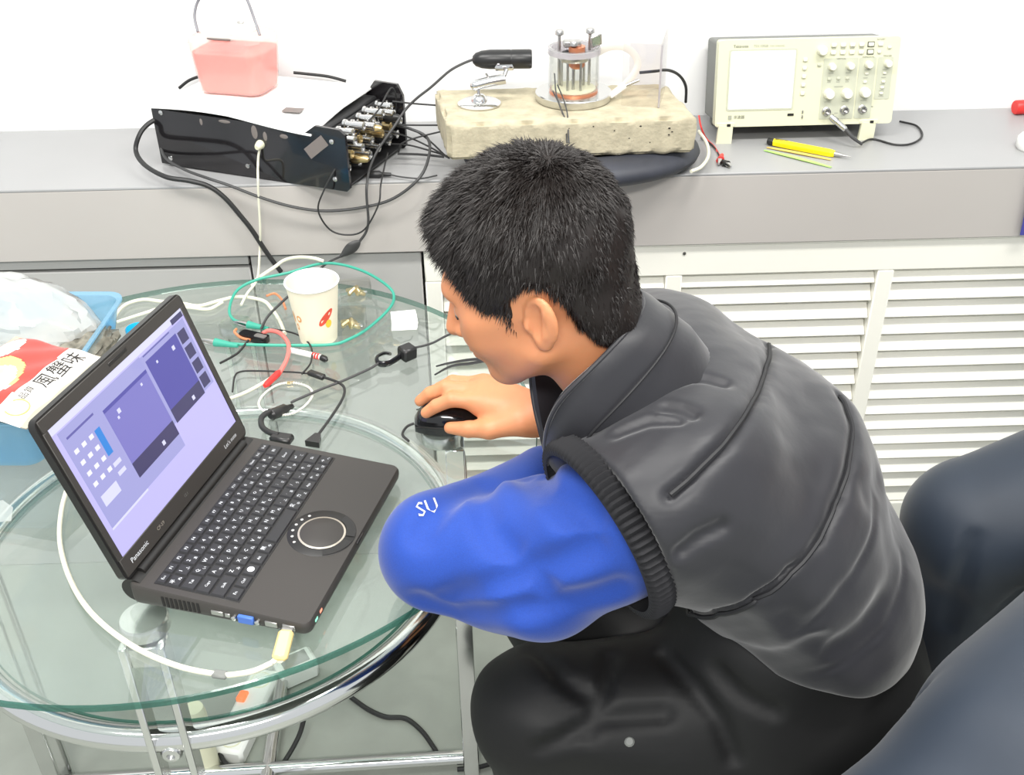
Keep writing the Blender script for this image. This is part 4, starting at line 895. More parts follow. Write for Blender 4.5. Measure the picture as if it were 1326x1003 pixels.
for (dep, labs, ws) in rows:
    tot = sum(ws); unit = (KY1 - KY0 - 0.002) / tot; yk = KY0 + 0.001
    for lab, w in zip(labs, ws):
        cx = xk + dep / 2; cy = yk + w * unit / 2
        sx, sy = dep - 0.0016, w * unit - 0.0016
        zt = topz(cx) + 0.0022
        mb = MB().slot(0)
        # sculpted key cap: frustum with dished top
        b0 = [(-sx / 2, -sy / 2, -0.0018), (sx / 2, -sy / 2, -0.0018), (sx / 2, sy / 2, -0.0018), (-sx / 2, sy / 2, -0.0018)]
        i_ = 0.0012
        t0 = [(-sx / 2 + i_, -sy / 2 + i_, 0), (sx / 2 - i_, -sy / 2 + i_, 0), (sx / 2 - i_, sy / 2 - i_, 0), (-sx / 2 + i_, sy / 2 - i_, 0)]
        mb._add(b0 + t0, [(4, 5, 6, 7), (0, 1, 5, 4), (1, 2, 6, 5), (2, 3, 7, 6), (3, 0, 4, 7)])
        mb.slot(1)
        # the user reads the keys from the front edge: text right = +y, text up = -x
        def put(s, size, ox, oy):
            lettering(mb, s, size, lambda a, b_: Vector((-(b_) - oy, a + ox, 0.00012)), 1)
        if lab.strip():
            if len(lab) == 1 and lab != 'O' or lab in 'QWERTYUIPASDFGHJKLZXCVBNM':
                put(lab, 0.0062, -0.0030, 0.0022)
                put(kana[ki % len(kana)], 0.0048, 0.0032, -0.0030); ki += 1
            elif lab == 'O' and dep > 0.017:
                put('O', 0.0062, -0.003, 0.0022); put(kana[ki % len(kana)], 0.0048, 0.0032, -0.0030); ki += 1
            elif lab == 'O':
                put('●', 0.011, 0, 0)
            else: put(lab, 0.0046 if len(lab) > 2 else 0.0052, 0, 0)
        me = mb.mesh('key', ['key_black', 'legend'], smooth=False)
        link('key', me, lap, (cx, cy, zt), (0, tilt, 0))
        yk += w * unit
    xk += dep
# touch pad: dark outer ring, bright ring, round pad, scroll dots
px_, py_ = 0.166, 0.138
def flat_disc(name, r_, m, h, parent=lap, n=40, x=px_, y=py_):
    return MB().lathe((0, 0, 0), [(r_, -0.001), (r_, h - 0.0003), (r_ - 0.0004, h), (0, h)], n).build(name, m, parent, loc=(x, y, topz(x)), rot=(0, tilt, 0))
flat_disc('pad_surround', 0.0395, 'lap_dark', 0.0004)
flat_disc('pad_ring', 0.0275, 'pad_ring', 0.0010)
flat_disc('touch_pad', 0.0252, 'lap_black', 0.0013)
for s_ in (-1, 1):      # curved mouse buttons below the pad
    mb = MB(); pts = []
    for k in range(9):
        t = R(s_ * (6 + 60 * k / 8)); pts.append((math.cos(t), math.sin(t)))
    vs = [(c * 0.0285, s * 0.0285, 0.0011) for c, s in pts] + [(c * 0.0385, s * 0.0385, 0.0011) for c, s in pts]
    vs += [(x, y, -0.001) for x, y, z in vs]
    fs = []
    for k in range(8):
        q = (k, k + 9, k + 10, k + 1); q = q if s_ > 0 else q[::-1]
        fs.append(q); e_ = (k + 9, k + 27, k + 28, k + 10); fs.append(e_ if s_ > 0 else e_[::-1])
    mb._add(vs, fs).build('click_button', 'lap_dark', lap, loc=(px_, py_, topz(px_)), rot=(0, tilt, 0))
for k in range(6):
    t = R(130 + 88 * k / 5 + 8)
    x, y = px_ + 0.0335 * math.cos(t), py_ + 0.0335 * math.sin(t)
    MB().lathe((x, y, topz(x)), [(0.0019, -0.001), (0.0019, 0.0008), (0, 0.0009)], 10).build('scroll_dot', 'chrome_soft', lap)
# lid
op = 1.859
LM = Matrix.Translation((0.002, 0, 0.037)) @ Matrix(((math.cos(op), 0, -math.sin(op), 0), (0, 1, 0, 0), (math.sin(op), 0, math.cos(op), 0), (0, 0, 0, 1)))
# lid space: x up along the lid, y along the hinge, z = outward (towards the back) ... inner face is z < 0
lid_e = MB()
def lidp(mb): mb.v = [tuple(LM @ Vector(v)) for v in mb.v]; return mb
LH = 0.206
lidp(lid_e.prism(rrect(LH, LW, 0.009, 4, LH / 2, LW / 2), -0.0005, 0.0085)).build('lid', 'lap_dark', lap, angle=30)
mb = MB()
inn = rrect(LH - 0.001, LW - 0.001, 0.009, 4, LH / 2, LW / 2)
SX0, SX1, SY0, SY1 = 0.026, 0.190, 0.011, 0.272        # lit area
lidobj = [o for o in lap.children if o.name.startswith('lid')][-1]
def strip(a, b_, c, d, z0, z1, name, m, parent=lidobj, bev=0.0005):
    return lidp(MB().box(((a + b_) / 2, (c + d) / 2, (z0 + z1) / 2), (abs(b_ - a), abs(d - c), abs(z1 - z0)), bev=bev)).build(name, m, parent)
strip(0.004, SX0, 0.004, LW - 0.004, 0.010 * 0 - 0.0024, 0.0, 'bezel', 'lap_black')
strip(SX1, LH - 0.002, 0.004, LW - 0.004, -0.0024, 0.0, 'bezel', 'lap_black')
strip(SX0, SX1, 0.003, SY0, -0.0024, 0.0, 'bezel', 'lap_black')
strip(SX0, SX1, SY1, LW - 0.003, -0.0024, 0.0, 'bezel', 'lap_black')
glow('scr_bg', srgb(196, 190, 255), 0.7); glow('scr_pale', srgb(222, 222, 255), 0.7); glow('scr_mid', srgb(140, 136, 222), 0.55); glow('scr_deep', srgb(96, 92, 196), 0.5)
glow('scr_dark', srgb(70, 66, 120), 0.5); glow('scr_panel', srgb(176, 176, 236), 0.6); glow('scr_cyan', srgb(40, 140, 230), 0.65); glow('scr_white', srgb(240, 240, 255), 0.72); glow('scr_line', srgb(110, 106, 190), 0.55)
strip(SX0, SX1, SY0, SY1, -0.0012, -0.0002, 'screen', 'scr_bg', bev=0)
screen = [o for o in lap.children[-1].children] and None
def pane(u0_, u1_, v0_, v1_, m, lift=1, name='window_pane'):
    """screen-space rectangle: u left->right as the user sees it (0..1), v top->bottom (0..1)"""
    y0, y1 = SY0 + (SY1 - SY0) * u0_, SY0 + (SY1 - SY0) * u1_
    xx0, xx1 = SX1 - (SX1 - SX0) * v1_, SX1 - (SX1 - SX0) * v0_
    return strip(xx0, xx1, y0, y1, -0.0012 - 0.00008 * lift, -0.0012, name, m, lidobj, bev=0)
pane(0.0, 1.0, 0.0, 0.05, 'scr_pale')
pane(0.03, 0.62, 0.06, 0.80, 'scr_panel')
pane(0.55, 0.985, 0.07, 0.62, 'scr_panel', 1)
pane(0.29, 0.62, 0.16, 0.70, 'scr_mid', 2, 'image_pane'); pane(0.29, 0.62, 0.585, 0.70, 'scr_dark', 3, 'image_strip'); pane(0.29, 0.62, 0.16, 0.185, 'scr_deep', 3, 'image_strip')
pane(0.64, 0.895, 0.12, 0.63, 'scr_deep', 2, 'image_pane'); pane(0.64, 0.895, 0.52, 0.63, 'scr_dark', 3, 'image_strip')
for v_, w_ in ((0.14, 0.20), (0.28, 0.34), (0.42, 0.0), (0.56, 0.0)):
    pass
for k in range(4): pane(0.905, 0.965, 0.13 + 0.125 * k, 0.225 + 0.125 * k, 'scr_dark', 3, 'thumbnail')
pane(0.90, 0.995, 0.02, 0.06, 'scr_dark', 3, 'thumbnail')
pane(0.06, 0.24, 0.12, 0.135, 'scr_line', 2, 'rule'); pane(0.64, 0.86, 0.075, 0.085, 'scr_line', 2, 'rule')
pane(0.20, 0.235, 0.22, 0.42, 'scr_cyan', 3, 'slider')
for i in range(4):
    for j in range(3): pane(0.06 + 0.05 * j, 0.085 + 0.05 * j, 0.22 + 0.085 * i, 0.25 + 0.085 * i, 'scr_white', 3, 'field')
for (a, b_, c, d) in ((0.06, 0.17, 0.58, 0.66), (0.20, 0.25, 0.48, 0.51), (0.20, 0.25, 0.55, 0.58), (0.03, 0.30, 0.80, 0.815)): pane(a, b_, c, d, 'scr_pale', 3, 'field')
for (u_, v_, w_) in ((0.36, 0.225, 0.02), (0.345, 0.265, 0.012), (0.55, 0.21, 0.012), (0.83, 0.175, 0.02), (0.70, 0.17, 0.012), (0.50, 0.64, 0.02), (0.80, 0.57, 0.02)):
    pane(u_, u_ + w_, v_, v_ + w_ * 1.6, 'scr_pale', 4, 'speck')
def lidtext(s, size, v_, yc, m, name='lettering'):
    mb = MB(); lettering(mb, s, size, lambda a, b_: Vector((v_ + b_, yc + a, -0.0026)), 2)
    # text right = +y (user's right), text up = +x
    mb.f = [f[::-1] for f in mb.f]
    return lidp(mb).build(name, m, lidobj, smooth=False)
lidtext('Panasonic', 0.0085, 0.0145, 0.034, 'legend'); lidtext('CF-S9', 0.006, 0.0145, 0.078, 'pad_ring'); lidtext("Let's note", 0.0075, 0.0145, 0.245, 'legend'); lidtext('12.1', 0.005, 0.0145, 0.135, 'scope_side')
strip(0.196, 0.2, 0.125, 0.16, -0.003, -0.0022, 'camera_strip', 'lap_dark'); 
# ports along the near side (local y = 0 face)
def port(x0, x1, z0, z1, name, m, dy=0.0012, bev=0.0005):
    return MB().box(((x0 + x1) / 2, -dy / 2 + 0.0003, (z0 + z1) / 2), (x1 - x0, dy + 0.0006, z1 - z0), bev=bev).build(name, m, lap)
for k in range(9): port(0.040 + 0.0052 * k, 0.0428 + 0.0052 * k, 0.012, 0.026, 'vent_slot', 'gap_dark', 0.0006, 0)
port(0.098, 0.112, 0.014, 0.020, 'card_slot', 'steel'); port(0.114, 0.120, 0.014, 0.019, 'audio_port', 'steel')
port(0.130, 0.148, 0.012, 0.022, 'display_port', 'vga_blue', 0.004, 0.001)
for x in (0.1255, 0.1525): MB().lathe((x, 0, 0.017), [(0.003, 0), (0.003, 0.004), (0.0015, 0.005), (0, 0.005)], 8, axis=(0, -1, 0)).build('port_screw', 'chrome_soft', lap)
port(0.160, 0.174, 0.012, 0.019, 'usb_port', 'steel')
port(0.180, 0.194, 0.012, 0.019, 'usb_port', 'steel')
glow('led_red', (1.0, 0.25, 0.15), 1.5); glow('led_green', (0.3, 0.9, 0.6), 1.0)
MB().box((LD, 0.030, 0.0165), (0.0012, 0.005, 0.003)).build('status_light', 'led_red', lap, smooth=False)
MB().box((LD, 0.018, 0.0155), (0.0012, 0.006, 0.003)).build('status_light', 'led_green', lap, smooth=False)
MB().box((LD - 0.0002, 0.145, 0.019), (0.003, 0.02, 0.004), bev=0.001).build('latch', 'lap_dark', lap)

# yellowish plug with the long white cable round the laptop
uc = empty('usb_cable', (-0.21, 0.80, TZ), label='long white cable plugged into the laptop, looping round it on the glass', cat='cable')
LMw = Matrix.Translation(LA) @ Euler((0, 0, LANG)).to_matrix().to_4x4()
pp = LMw @ Vector((0.187, -0.004, 0.0155))
mat('plug_cream', srgb(236, 208, 140), 0.4)
pdir = Vector(CAB['usb'][0]) - pp
yaw = math.atan2(pdir.y, pdir.x)
c1 = pp + Vector((pdir.x, pdir.y, 0)).normalized() * 0.018
wpart(MB().box(c1 + Vector((0, 0, -0.003)), (0.034, 0.016, 0.0095), rot=(0, R(14), yaw), bev=0.003), 'plug', 'plug_cream', uc)
wpart(MB().box(pp + Vector((0, 0, -0.0005)), (0.016, 0.0125, 0.0048), rot=(0, 0, yaw), bev=0.0006), 'plug_shell', 'steel', uc)
c2 = pp + Vector((pdir.x, pdir.y, 0)).normalized() * 0.034; c2.z = TZ + 0.009
wpart(MB().tube([c2, c2.lerp(Vector(CAB['usb'][0]), 0.6) , Vector(CAB['usb'][1])], lambda t: 0.0048 - 0.0018 * t, 10, 5), 'strain_relief', 'cable_white', uc)
wpart(MB().tube([Vector(CAB['usb'][1])] + CAB['usb'][2:], 0.0030, 10, 6), 'lead', 'cable_white', uc)
f0 = Vector(CAB['usb'][4])
wpart(MB().box(f0, (0.016, 0.010, 0.006), rot=(0, 0, math.atan2(CAB['usb'][5][1] - CAB['usb'][3][1], CAB['usb'][5][0] - CAB['usb'][3][0])), bev=0.002), 'cable_tag', 'scope_side', uc)
cable('white_lead', 'usb2', 0.0028, 'cable_white', 'short white lead crossing the glass behind the laptop lid')
cable('white_lead', 'white_arc', 0.0030, 'cable_white', 'white lead arching up behind the paper cup')
cable('white_lead', 'white_tail', 0.0026, 'cable_white', 'white lead running from the red plug to the laptop screen edge')

# power leads at the far side of the laptop
pw = empty('power_lead', CAB['pow'][0], label='black power lead with ferrite lump behind the laptop', cat='cable')
wpart(MB().box(Vector(CAB['pow'][0]) + Vector((0.004, -0.004, -0.003)), (0.030, 0.018, 0.011), rot=(0, 0, LANG), bev=0.003), 'plug', 'black_plastic', pw)
wpart(MB().tube(CAB['pow'], 0.0040, 10, 6), 'lead', 'cable_black', pw)
a, b, d5 = along(CAB['pow'][-1], CAB['pow_thin'][0])
a.z = b.z = TZ + 0.0085
wpart(MB().lathe(a - d5 * 0.002, [(0, 0), (0.005, 0), (0.0080, 0.003), (0.0080, 0.028), (0.0050, 0.032), (0.0036, (b - a).length + 0.004), (0, (b - a).length + 0.004)], 16, axis=d5), 'ferrite', 'black_plastic', pw)
wpart(MB().tube(CAB['pow_thin'], 0.0019, 8, 6), 'lead', 'cable_grey', pw)
p2_ = empty('adapter_lead', CAB['pow2'][0], label='thin black lead with small inline dongle beside the bead chain', cat='cable')
wpart(MB().prism([(-0.010, -0.008), (0.010, -0.008), (0.004, 0.012), (-0.004, 0.012)], 0.0, 0.009, Matrix.Translation(Vector(CAB['pow2'][0]) + Vector((0, -0.006, -0.006))) @ Euler((0, 0, LANG)).to_matrix().to_4x4()), 'plug', 'black_plastic', p2_)
wpart(MB().tube(CAB['pow2'], 0.0020, 8, 6), 'lead', 'cable_black', p2_)
a, b, d5 = along(CAB['pow2'][-1], CAB['pow2b'][0])
wpart(MB().box((a + b) / 2 + Vector((0, 0, 0.001)), ((b - a).length + 0.006, 0.010, 0.008), rot=(0, 0, math.atan2(d5.y, d5.x)), bev=0.002), 'dongle', 'black_plastic', p2_)
wpart(MB().tube(CAB['pow2b'], 0.0014, 8, 6), 'lead', 'cable_black', p2_)

# bead chain
bc = empty('bead_chain', (-0.292, 1.255, TZ), label='silver bead chain laid in a ring on the glass', cat='chain')
mb = MB(); nb = 64
for k in range(nb):
    t = 2 * math.pi * k / nb
    mb.sphere((0.036 * math.cos(t) + 0.002 * math.sin(3 * t), 0.041 * math.sin(t), 0.0023), 0.0021, 8, 6)
mat('bead_silver', srgb(226, 224, 214), 0.3, 0.35)
tag(mb.build('beads', 'bead_silver', bc), kind='stuff')
MB().tube([(0.036 * math.cos(t * 0.1963) , 0.041 * math.sin(t * 0.1963), 0.0019) for t in range(32)], 0.0005, 5, 2, closed=True).build('thread', 'steel', bc)
MB().cyl((-0.004, 0.041, 0.0024), (0.006, 0.0412, 0.0024), 0.0022, n=8).build('clasp', 'brass', bc)

# paper cup
mat('cup_paper', srgb(246, 238, 214), 0.6); mat('cup_red', srgb(226, 84, 62), 0.6); mat('cup_orange', srgb(228, 164, 96), 0.6); mat('cup_yellow', srgb(246, 210, 70), 0.6)
cup = empty('paper_cup', (-0.267, 1.428, TZ), label='white paper cup with red and orange print on the glass', cat='cup')
CR0, CR1, CHh = 0.0285, 0.0395, 0.098
def cup_r(h): return CR0 + (CR1 - CR0) * h / CHh
MB().lathe((0, 0, 0), [(0, 0.004), (CR0 - 0.001, 0.004), (CR0 - 0.0008, 0.0), (CR0, 0.0), (CR1, CHh), (CR1 - 0.0012, CHh), (CR0 - 0.0006, 0.006), (0, 0.006)], 48).build('body', 'cup_paper', cup)
MB().torus((0, 0, CHh), CR1 + 0.0004, 0.0016, 48, 10).build('rolled_rim', 'paper_white', cup)
def cup_patch(a0, h0, pts, m):
    """flat print: closed outline in (angle deg, height) round a0, h0"""
    mb = MB(); n = len(pts)
    f = lambda a, h: ((cup_r(h) + 0.0004) * math.cos(R(a)), (cup_r(h) + 0.0004) * math.sin(R(a)), h)
    vs = [f(a0, h0)] + [f(a0 + a, h0 + h) for a, h in pts]
    mb._add(vs, [(0, 1 + k, 1 + (k + 1) % n) for k in range(n)])
    return mb.build('print', m, cup, smooth=False)
ell = lambda ra, rh, tl=0, n=16: [(ra * math.cos(2 * math.pi * k / n) , rh * math.sin(2 * math.pi * k / n) + tl * math.cos(2 * math.pi * k / n)) for k in range(n)]
cup_patch(-55, 0.050, ell(20, 0.0085, 0.010), 'cup_red'); cup_patch(-48, 0.038, ell(9, 0.007), 'cup_yellow')
cup_patch(-128, 0.048, ell(8, 0.0058), 'cup_orange'); cup_patch(-128, 0.048, ell(4, 0.003), 'cup_paper').location = (0, 0, 0)
cup_patch(-150, 0.048, ell(4, 0.009, -0.003), 'cup_orange'); cup_patch(-140, 0.032, ell(5, 0.006), 'cup_orange'); cup_patch(-140, 0.032, ell(2.5, 0.003), 'cup_paper')

# teal test lead with clips
tl_ = empty('test_lead', CAB['teal'][0], label='teal test lead looped round the paper cup', cat='cable')
wpart(MB().tube(CAB['teal'], 0.0024, 8, 6), 'lead', 'teal', tl_)
croc('crocodile_clip', (-0.385, 1.398, TZ + 0.0065), (-0.448, 1.420, TZ + 0.006), 'teal', 'teal crocodile clip pointing at the laptop screen edge', r_=0.0062)
croc('crocodile_clip', (-0.347, 1.448, TZ + 0.0065), (-0.405, 1.474, TZ + 0.006), 'teal', 'teal crocodile clip lying beside the black hub', r_=0.0058)
hub = empty('usb_hub', (-0.365, 1.425, TZ), (0, 0, R(-26)), 'small flat black hub with orange wires on the glass', 'hub')
MB().prism(rrect(0.050, 0.018, 0.006, 4), 0.001, 0.010).build('case', 'black_gloss', hub)
MB().prism(rrect(0.020, 0.010, 0.003, 3, 0.012, 0), 0.010, 0.0108).build('panel', 'steel', hub)
cable('orange_wire', 'orange2', 0.0022, 'orange_wire', 'orange wire curling round the black hub'); cable('orange_wire', 'orange', 0.0020, 'orange_wire', 'pale orange wire arched on the glass left of the cup')
cable('thin_lead', 'hubtail', 0.0018, 'cable_black', 'thin black lead running from the hub towards the laptop')
cable('thin_lead', 'thinblack', 0.0014, 'cable_black', 'thin black lead arching from the hub to the dongle')
pk = empty('red_lead', CAB['pink'][0], label='thick pinkish red lead with red plug in front of the cup', cat='cable')
wpart(MB().tube(CAB['pink'], 0.0034, 8, 6), 'lead', 'pink_wire', pk)
e0 = Vector(CAB['pink'][-1]); wpart(MB().lathe(e0 + Vector((0.0, 0.004, 0)), [(0, 0), (0.0036, 0.0), (0.0050, 0.006), (0.0048, 0.034), (0.003, 0.040), (0, 0.040)], 12, axis=(-0.42, -0.95, -0.02)), 'plug', 'red_plastic', pk)
wp = empty('white_pen', (-0.30, 1.38, TZ), label='short white tube with red striped end below the cup', cat='pen')
a, b, d6 = along((-0.305, 1.383, TZ + 0.0055), (-0.255, 1.360, TZ + 0.0055))
wpart(MB().cyl(a, a.lerp(b, 0.72), 0.0045, n=12), 'barrel', 'white_plastic', wp)
for k in range(3): wpart(MB().cyl(a.lerp(b, 0.74 + 0.08 * k), a.lerp(b, 0.79 + 0.08 * k), 0.0048, n=12), 'stripe', 'red_plastic', wp)
wpart(MB().cyl(a.lerp(b, 0.72), a.lerp(b, 1.0), 0.0040, n=12), 'core', 'white_plastic', wp)
wpart(MB().lathe(b, [(0.003, 0), (0.005, 0.002), (0.005, 0.010), (0.002, 0.014), (0, 0.014)], 10, axis=d6 + Vector((0.1, -0.5, 0))), 'cap', 'black_plastic', wp)

# clear sample boxes behind the cup
mat('gold_foil', (0.80, 0.66, 0.40), 0.35, 0.9)
for (nm, loc, rz, s_, lab) in (('sample_box', (-0.220, 1.452, TZ), 0.0, (0.048, 0.044, 0.026), 'clear sample box with gold fitting beside the cup base'),
                               ('sample_box', (-0.222, 1.560, TZ), 0.2, (0.050, 0.036, 0.022), 'clear sample box with gold fitting behind the cup')):
    e = empty(nm, loc, (0, 0, rz), lab, 'box')
    jug_loft(MB(), [(s_[0], s_[1], 0.003, 0.0005), (s_[0], s_[1], 0.003, s_[2])], 3).build('box', 'clear_glass', e)
    jug_loft(MB(), [(s_[0] + 0.002, s_[1] + 0.002, 0.003, s_[2]), (s_[0] + 0.002, s_[1] + 0.002, 0.003, s_[2] + 0.003)], 3).build('lid', 'clear_glass', e)
    for k in range(5):
        a_ = k * 1.256
        MB().box((0.008 * math.cos(a_), 0.008 * math.sin(a_), 0.0065 + 0.002 * k), (0.016, 0.012, 0.006), rot=(0.3 * k, 0.4, a_), bev=0.0015).build('fitting', 'gold_foil', e)
    MB().cyl((0.012, 0, 0.006), (0.019, 0.0, 0.006), 0.002, n=8).build('pin', 'chrome', e)
# white eraser block
er = empty('card_stack', (-0.137, 1.464, TZ), (0, 0, 0.10), 'small stack of white cards on the glass near the table edge', 'cards')
for k in range(4):
    MB().box((0.0005 * (k % 2), 0.0004 * k, 0.0015 + 0.0028 * k), (0.040, 0.044, 0.0026), rot=(0, 0, 0.03 * (k - 1.5)), bev=0.0006).build('card', 'paper_white', er)
# black cube on a hooked clip
hk = empty('cable_clip', (-0.135, 1.355, TZ), label='black cube and hooked clip on a thin grey cord', cat='clip')
wpart(MB().box((-0.126, 1.357, TZ + 0.0115), (0.024, 0.022, 0.021), rot=(0.05, 0.03, 0.7), bev=0.003), 'cube', 'black_plastic', hk)
wpart(MB().tube([(-0.134, 1.352, TZ + 0.010), (-0.146, 1.343, TZ + 0.006), (-0.158, 1.336, TZ + 0.005), (-0.168, 1.338, TZ + 0.006), (-0.170, 1.346, TZ + 0.011), (-0.160, 1.352, TZ + 0.014), (-0.150, 1.350, TZ + 0.014)], (lambda t: (0.0055, 0.0026)), 8, 5, flat=(0, 0, 1)), 'hook', 'black_gloss', hk)
wpart(MB().tube(CAB['clipcord'], 0.0018, 8, 6), 'cord', 'cable_grey', hk)
# black tweezers
tw = empty('tweezers', (-0.07, 1.33, TZ), label='pair of black tweezers lying on the glass beside the hand', cat='tweezers')
for s_, tip in ((1, (-0.083, 1.329)), (-1, (-0.084, 1.306))):
    wpart(MB().tube([(tip[0], tip[1], TZ + 0.003), (-0.060, 1.331 + 0.005 * s_, TZ + 0.0045), (-0.030, 1.337 + 0.005 * s_, TZ + 0.005), (0.008, 1.345, TZ + 0.0045)], lambda t: (0.0012 + 0.003 * min(1, t * 1.6), 0.0012), 8, 5, flat=(0.1, 1, 0)), 'arm', 'black_matte', tw)
wpart(MB().cyl((0.006, 1.3446, TZ + 0.0045), (0.016, 1.3465, TZ + 0.0045), 0.0035, n=8), 'joint', 'black_matte', tw)

# mouse
mouse = empty('computer_mouse', (-0.058, 1.183, TZ), (0, 0, R(4)), 'glossy black computer mouse under the right hand', 'mouse')
mb = MB(); NA, NL = 24, 14; vs = []; fs = []
for i in range(NL + 1):
    t = i / NL; x = -0.049 + 0.098 * t
    w = 0.0295 * (math.sin(math.pi * (0.06 + 0.88 * t)) ** 0.45) * (0.92 + 0.10 * t)
    h = 0.037 * (math.sin(math.pi * (0.05 + 0.90 * t ** 0.75)) ** 0.6)
    for k in range(NA + 1):
        a_ = math.pi * k / NA
        vs.append((x, math.cos(a_) * w * (1.0 + 0.05 * math.sin(a_)), 0.0012 + h * math.sin(a_) ** 0.75))
for i in range(NL):
    for k in range(NA):
        q = i * (NA + 1) + k; fs.append((q, q + 1, q + NA + 2, q + NA + 1))
n0 = NA + 1
for i in range(NL): fs.append((i * n0 + NA, i * n0, (i + 1) * n0, (i + 1) * n0 + NA))
fs.append(tuple(range(NA, -1, -1))); fs.append(tuple(NL * n0 + k for k in range(n0)))
mb._add([(x, y, z) for x, y, z in vs], [f[::-1] for f in fs]).build('shell', 'black_gloss', mouse, angle=60)
MB().cyl((-0.030, -0.004, 0.0275), (-0.030, 0.004, 0.0275), 0.0075, n=16).build('scroll_wheel', 'rubber', mouse)
MB().tube([(-0.050, 0.0, 0.006), (-0.060, -0.004, 0.004), (-0.066, -0.02, 0.003), (-0.058, -0.036, 0.003)], 0.0018, 8, 5).build('cord', 'cable_black', mouse)
for s_ in (-1, 1): MB().tube([(-0.046, 0.0295 * s_ * 0.7, 0.014), (-0.01, 0.0305 * s_, 0.015), (0.03, 0.0298 * s_, 0.015)], 0.0008, 6, 4).build('seam', 'gap_dark', mouse)

# ---- blue basket with bags at the left
glass('basket_blue', (0.80, 0.92, 0.98), refl=0.6, rough=0.2, haze=0.45, hazecol=srgb(170, 216, 242))
mat('cyan_plastic', srgb(40, 186, 232), 0.35)
bk = empty('plastic_basket', (-0.68, 1.27, TZ), (0, 0, R(-3)), 'translucent light blue plastic basket full of bags', 'basket')
def shell_loft(levels, n=5):
    mb = MB(); rings = [[(x, y, z) for x, y in rrect(w, d_, r_, n)] for (w, d_, r_, z) in levels]
    N = len(rings[0]); vs = [p for rg in rings for p in rg]; fs = [tuple(range(N - 1, -1, -1))]
    for i in range(len(rings) - 1):
        for k in range(N): fs.append((i * N + k, i * N + (k + 1) % N, (i + 1) * N + (k + 1) % N, (i + 1) * N + k))
    fs.append(tuple((len(rings) - 1) * N + k for k in range(N)))
    return mb._add(vs, fs)
shell_loft([(0.200, 0.300, 0.02, 0.001), (0.236, 0.338, 0.025, 0.078), (0.248, 0.350, 0.028, 0.080), (0.248, 0.350, 0.028, 0.083), (0.232, 0.334, 0.024, 0.081), (0.196, 0.296, 0.018, 0.004)]).build('tub', 'basket_blue', bk, angle=50)
tag(MB().lathe((-0.545, 1.438, TZ + 0.001), [(0.015, 0), (0.018, 0.001), (0.018, 0.018), (0.0165, 0.020), (0.0155, 0.018), (0.0155, 0.003), (0, 0.003)], 28).build('bottle_cap', 'cyan_plastic'), 'bright cyan ring cap between basket and laptop lid', 'cap')
# crumpled clear bag
glass('bag_film', (0.92, 0.92, 0.90), refl=1.6, rough=0.12, haze=0.62, hazecol=(0.86, 0.86, 0.83))
def crumple(c, rad, M, seed, amp=0.12, n=40, m_=24):
    rs = random.Random(seed); ks = [(Vector((rs.uniform(-1, 1), rs.uniform(-1, 1), rs.uniform(-1, 1))).normalized(), rs.uniform(3, 11), rs.uniform(0, 6)) for _ in range(14)]
    mb = MB().sphere((0, 0, 0), 1.0, n, m_); out = []
    for v in mb.v:
        v = Vector(v).normalized(); s = 0
        for d7, f, p in ks: s += abs(math.sin(v.dot(d7) * f + p)) / 14 * 2
        v = v * (1 + amp * (s - 1) * 2)
        out.append(tuple(Vector(c) + M @ Vector((v.x * rad[0], v.y * rad[1], v.z * rad[2]))))
    mb.v = out; return mb
I3 = Matrix.Identity(3)
tag(crumple((-0.690, 1.385, TZ + 0.078), (0.125, 0.062, 0.042), Euler((0.1, 0.12, R(-24))).to_matrix(), 3).build('plastic_bag', 'bag_film', angle=25), 'crumpled clear plastic bag on top of the blue basket', 'bag')
mat('grey_parts', srgb(120, 116, 104), 0.5, noise=(60, 0.5))
tag(crumple((-0.655, 1.265, TZ + 0.040), (0.095, 0.125, 0.030), I3, 9, 0.2).build('parts_bag', 'bag_film', angle=25), 'milky bag of small parts lying inside the blue basket', 'bag')
tag(crumple((-0.585, 1.300, TZ + 0.050), (0.030, 0.075, 0.022), Euler((0, 0, R(-15))).to_matrix(), 12, 0.25).build('parts_pouch', 'grey_parts', angle=25), 'grey pouch of parts beside the printed packet in the basket', 'pouch')
# printed snack packet: a pillow with flat print
PC = Vector((-0.608, 1.172, TZ + 0.097))
lx = Vector((0.345, 0.938, 0.02)).normalized()                 # reading direction of the label
sxv = Vector((-0.94, 0.34, 0.06)); sxv = (sxv - lx * sxv.dot(lx)).normalized()    # towards the packet's top edge
nz = lx.cross(sxv)
PLn, PWd = 0.165, 0.150
def packet(u_, v_, side=1, off=0.0):
    """u_ across 0..1, v_ along 0..1"""
    x, y = u_ - 0.5, v_ - 0.5
    th = 0.012 * (max(0, 1 - (2 * x) ** 2) ** 0.5) * (max(0, 1 - (2 * y) ** 4) ** 0.6)
    th += 0.0022 * math.sin(14 * x + 9 * y) * math.sin(11 * y + 3) * (1 if side > 0 else 0)
    return PC + sxv * (x * PWd) + lx * (y * PLn) + nz * (side * th + off)
mat('pk_red', srgb(222, 66, 58), 0.3); mat('pk_white', srgb(246, 242, 236), 0.3); mat('pk_yellow', srgb(236, 226, 120), 0.3); mat('pk_pink', srgb(240, 170, 160), 0.3); mat('pk_grey', srgb(170, 165, 150), 0.3); mat('pk_black', srgb(40, 38, 36), 0.5)
pkt = empty('snack_packet', PC - Vector((0, 0, 0.03)), label='red and white printed snack packet lying on the blue basket', cat='packet')
nu, nv = 48, 64; mb = MB(); vs = []; fs = []; ms = []
for side in (1, -1):
    for j in range(nv + 1):
        for i in range(nu + 1): vs.append(packet(i / nu, j / nv, side))
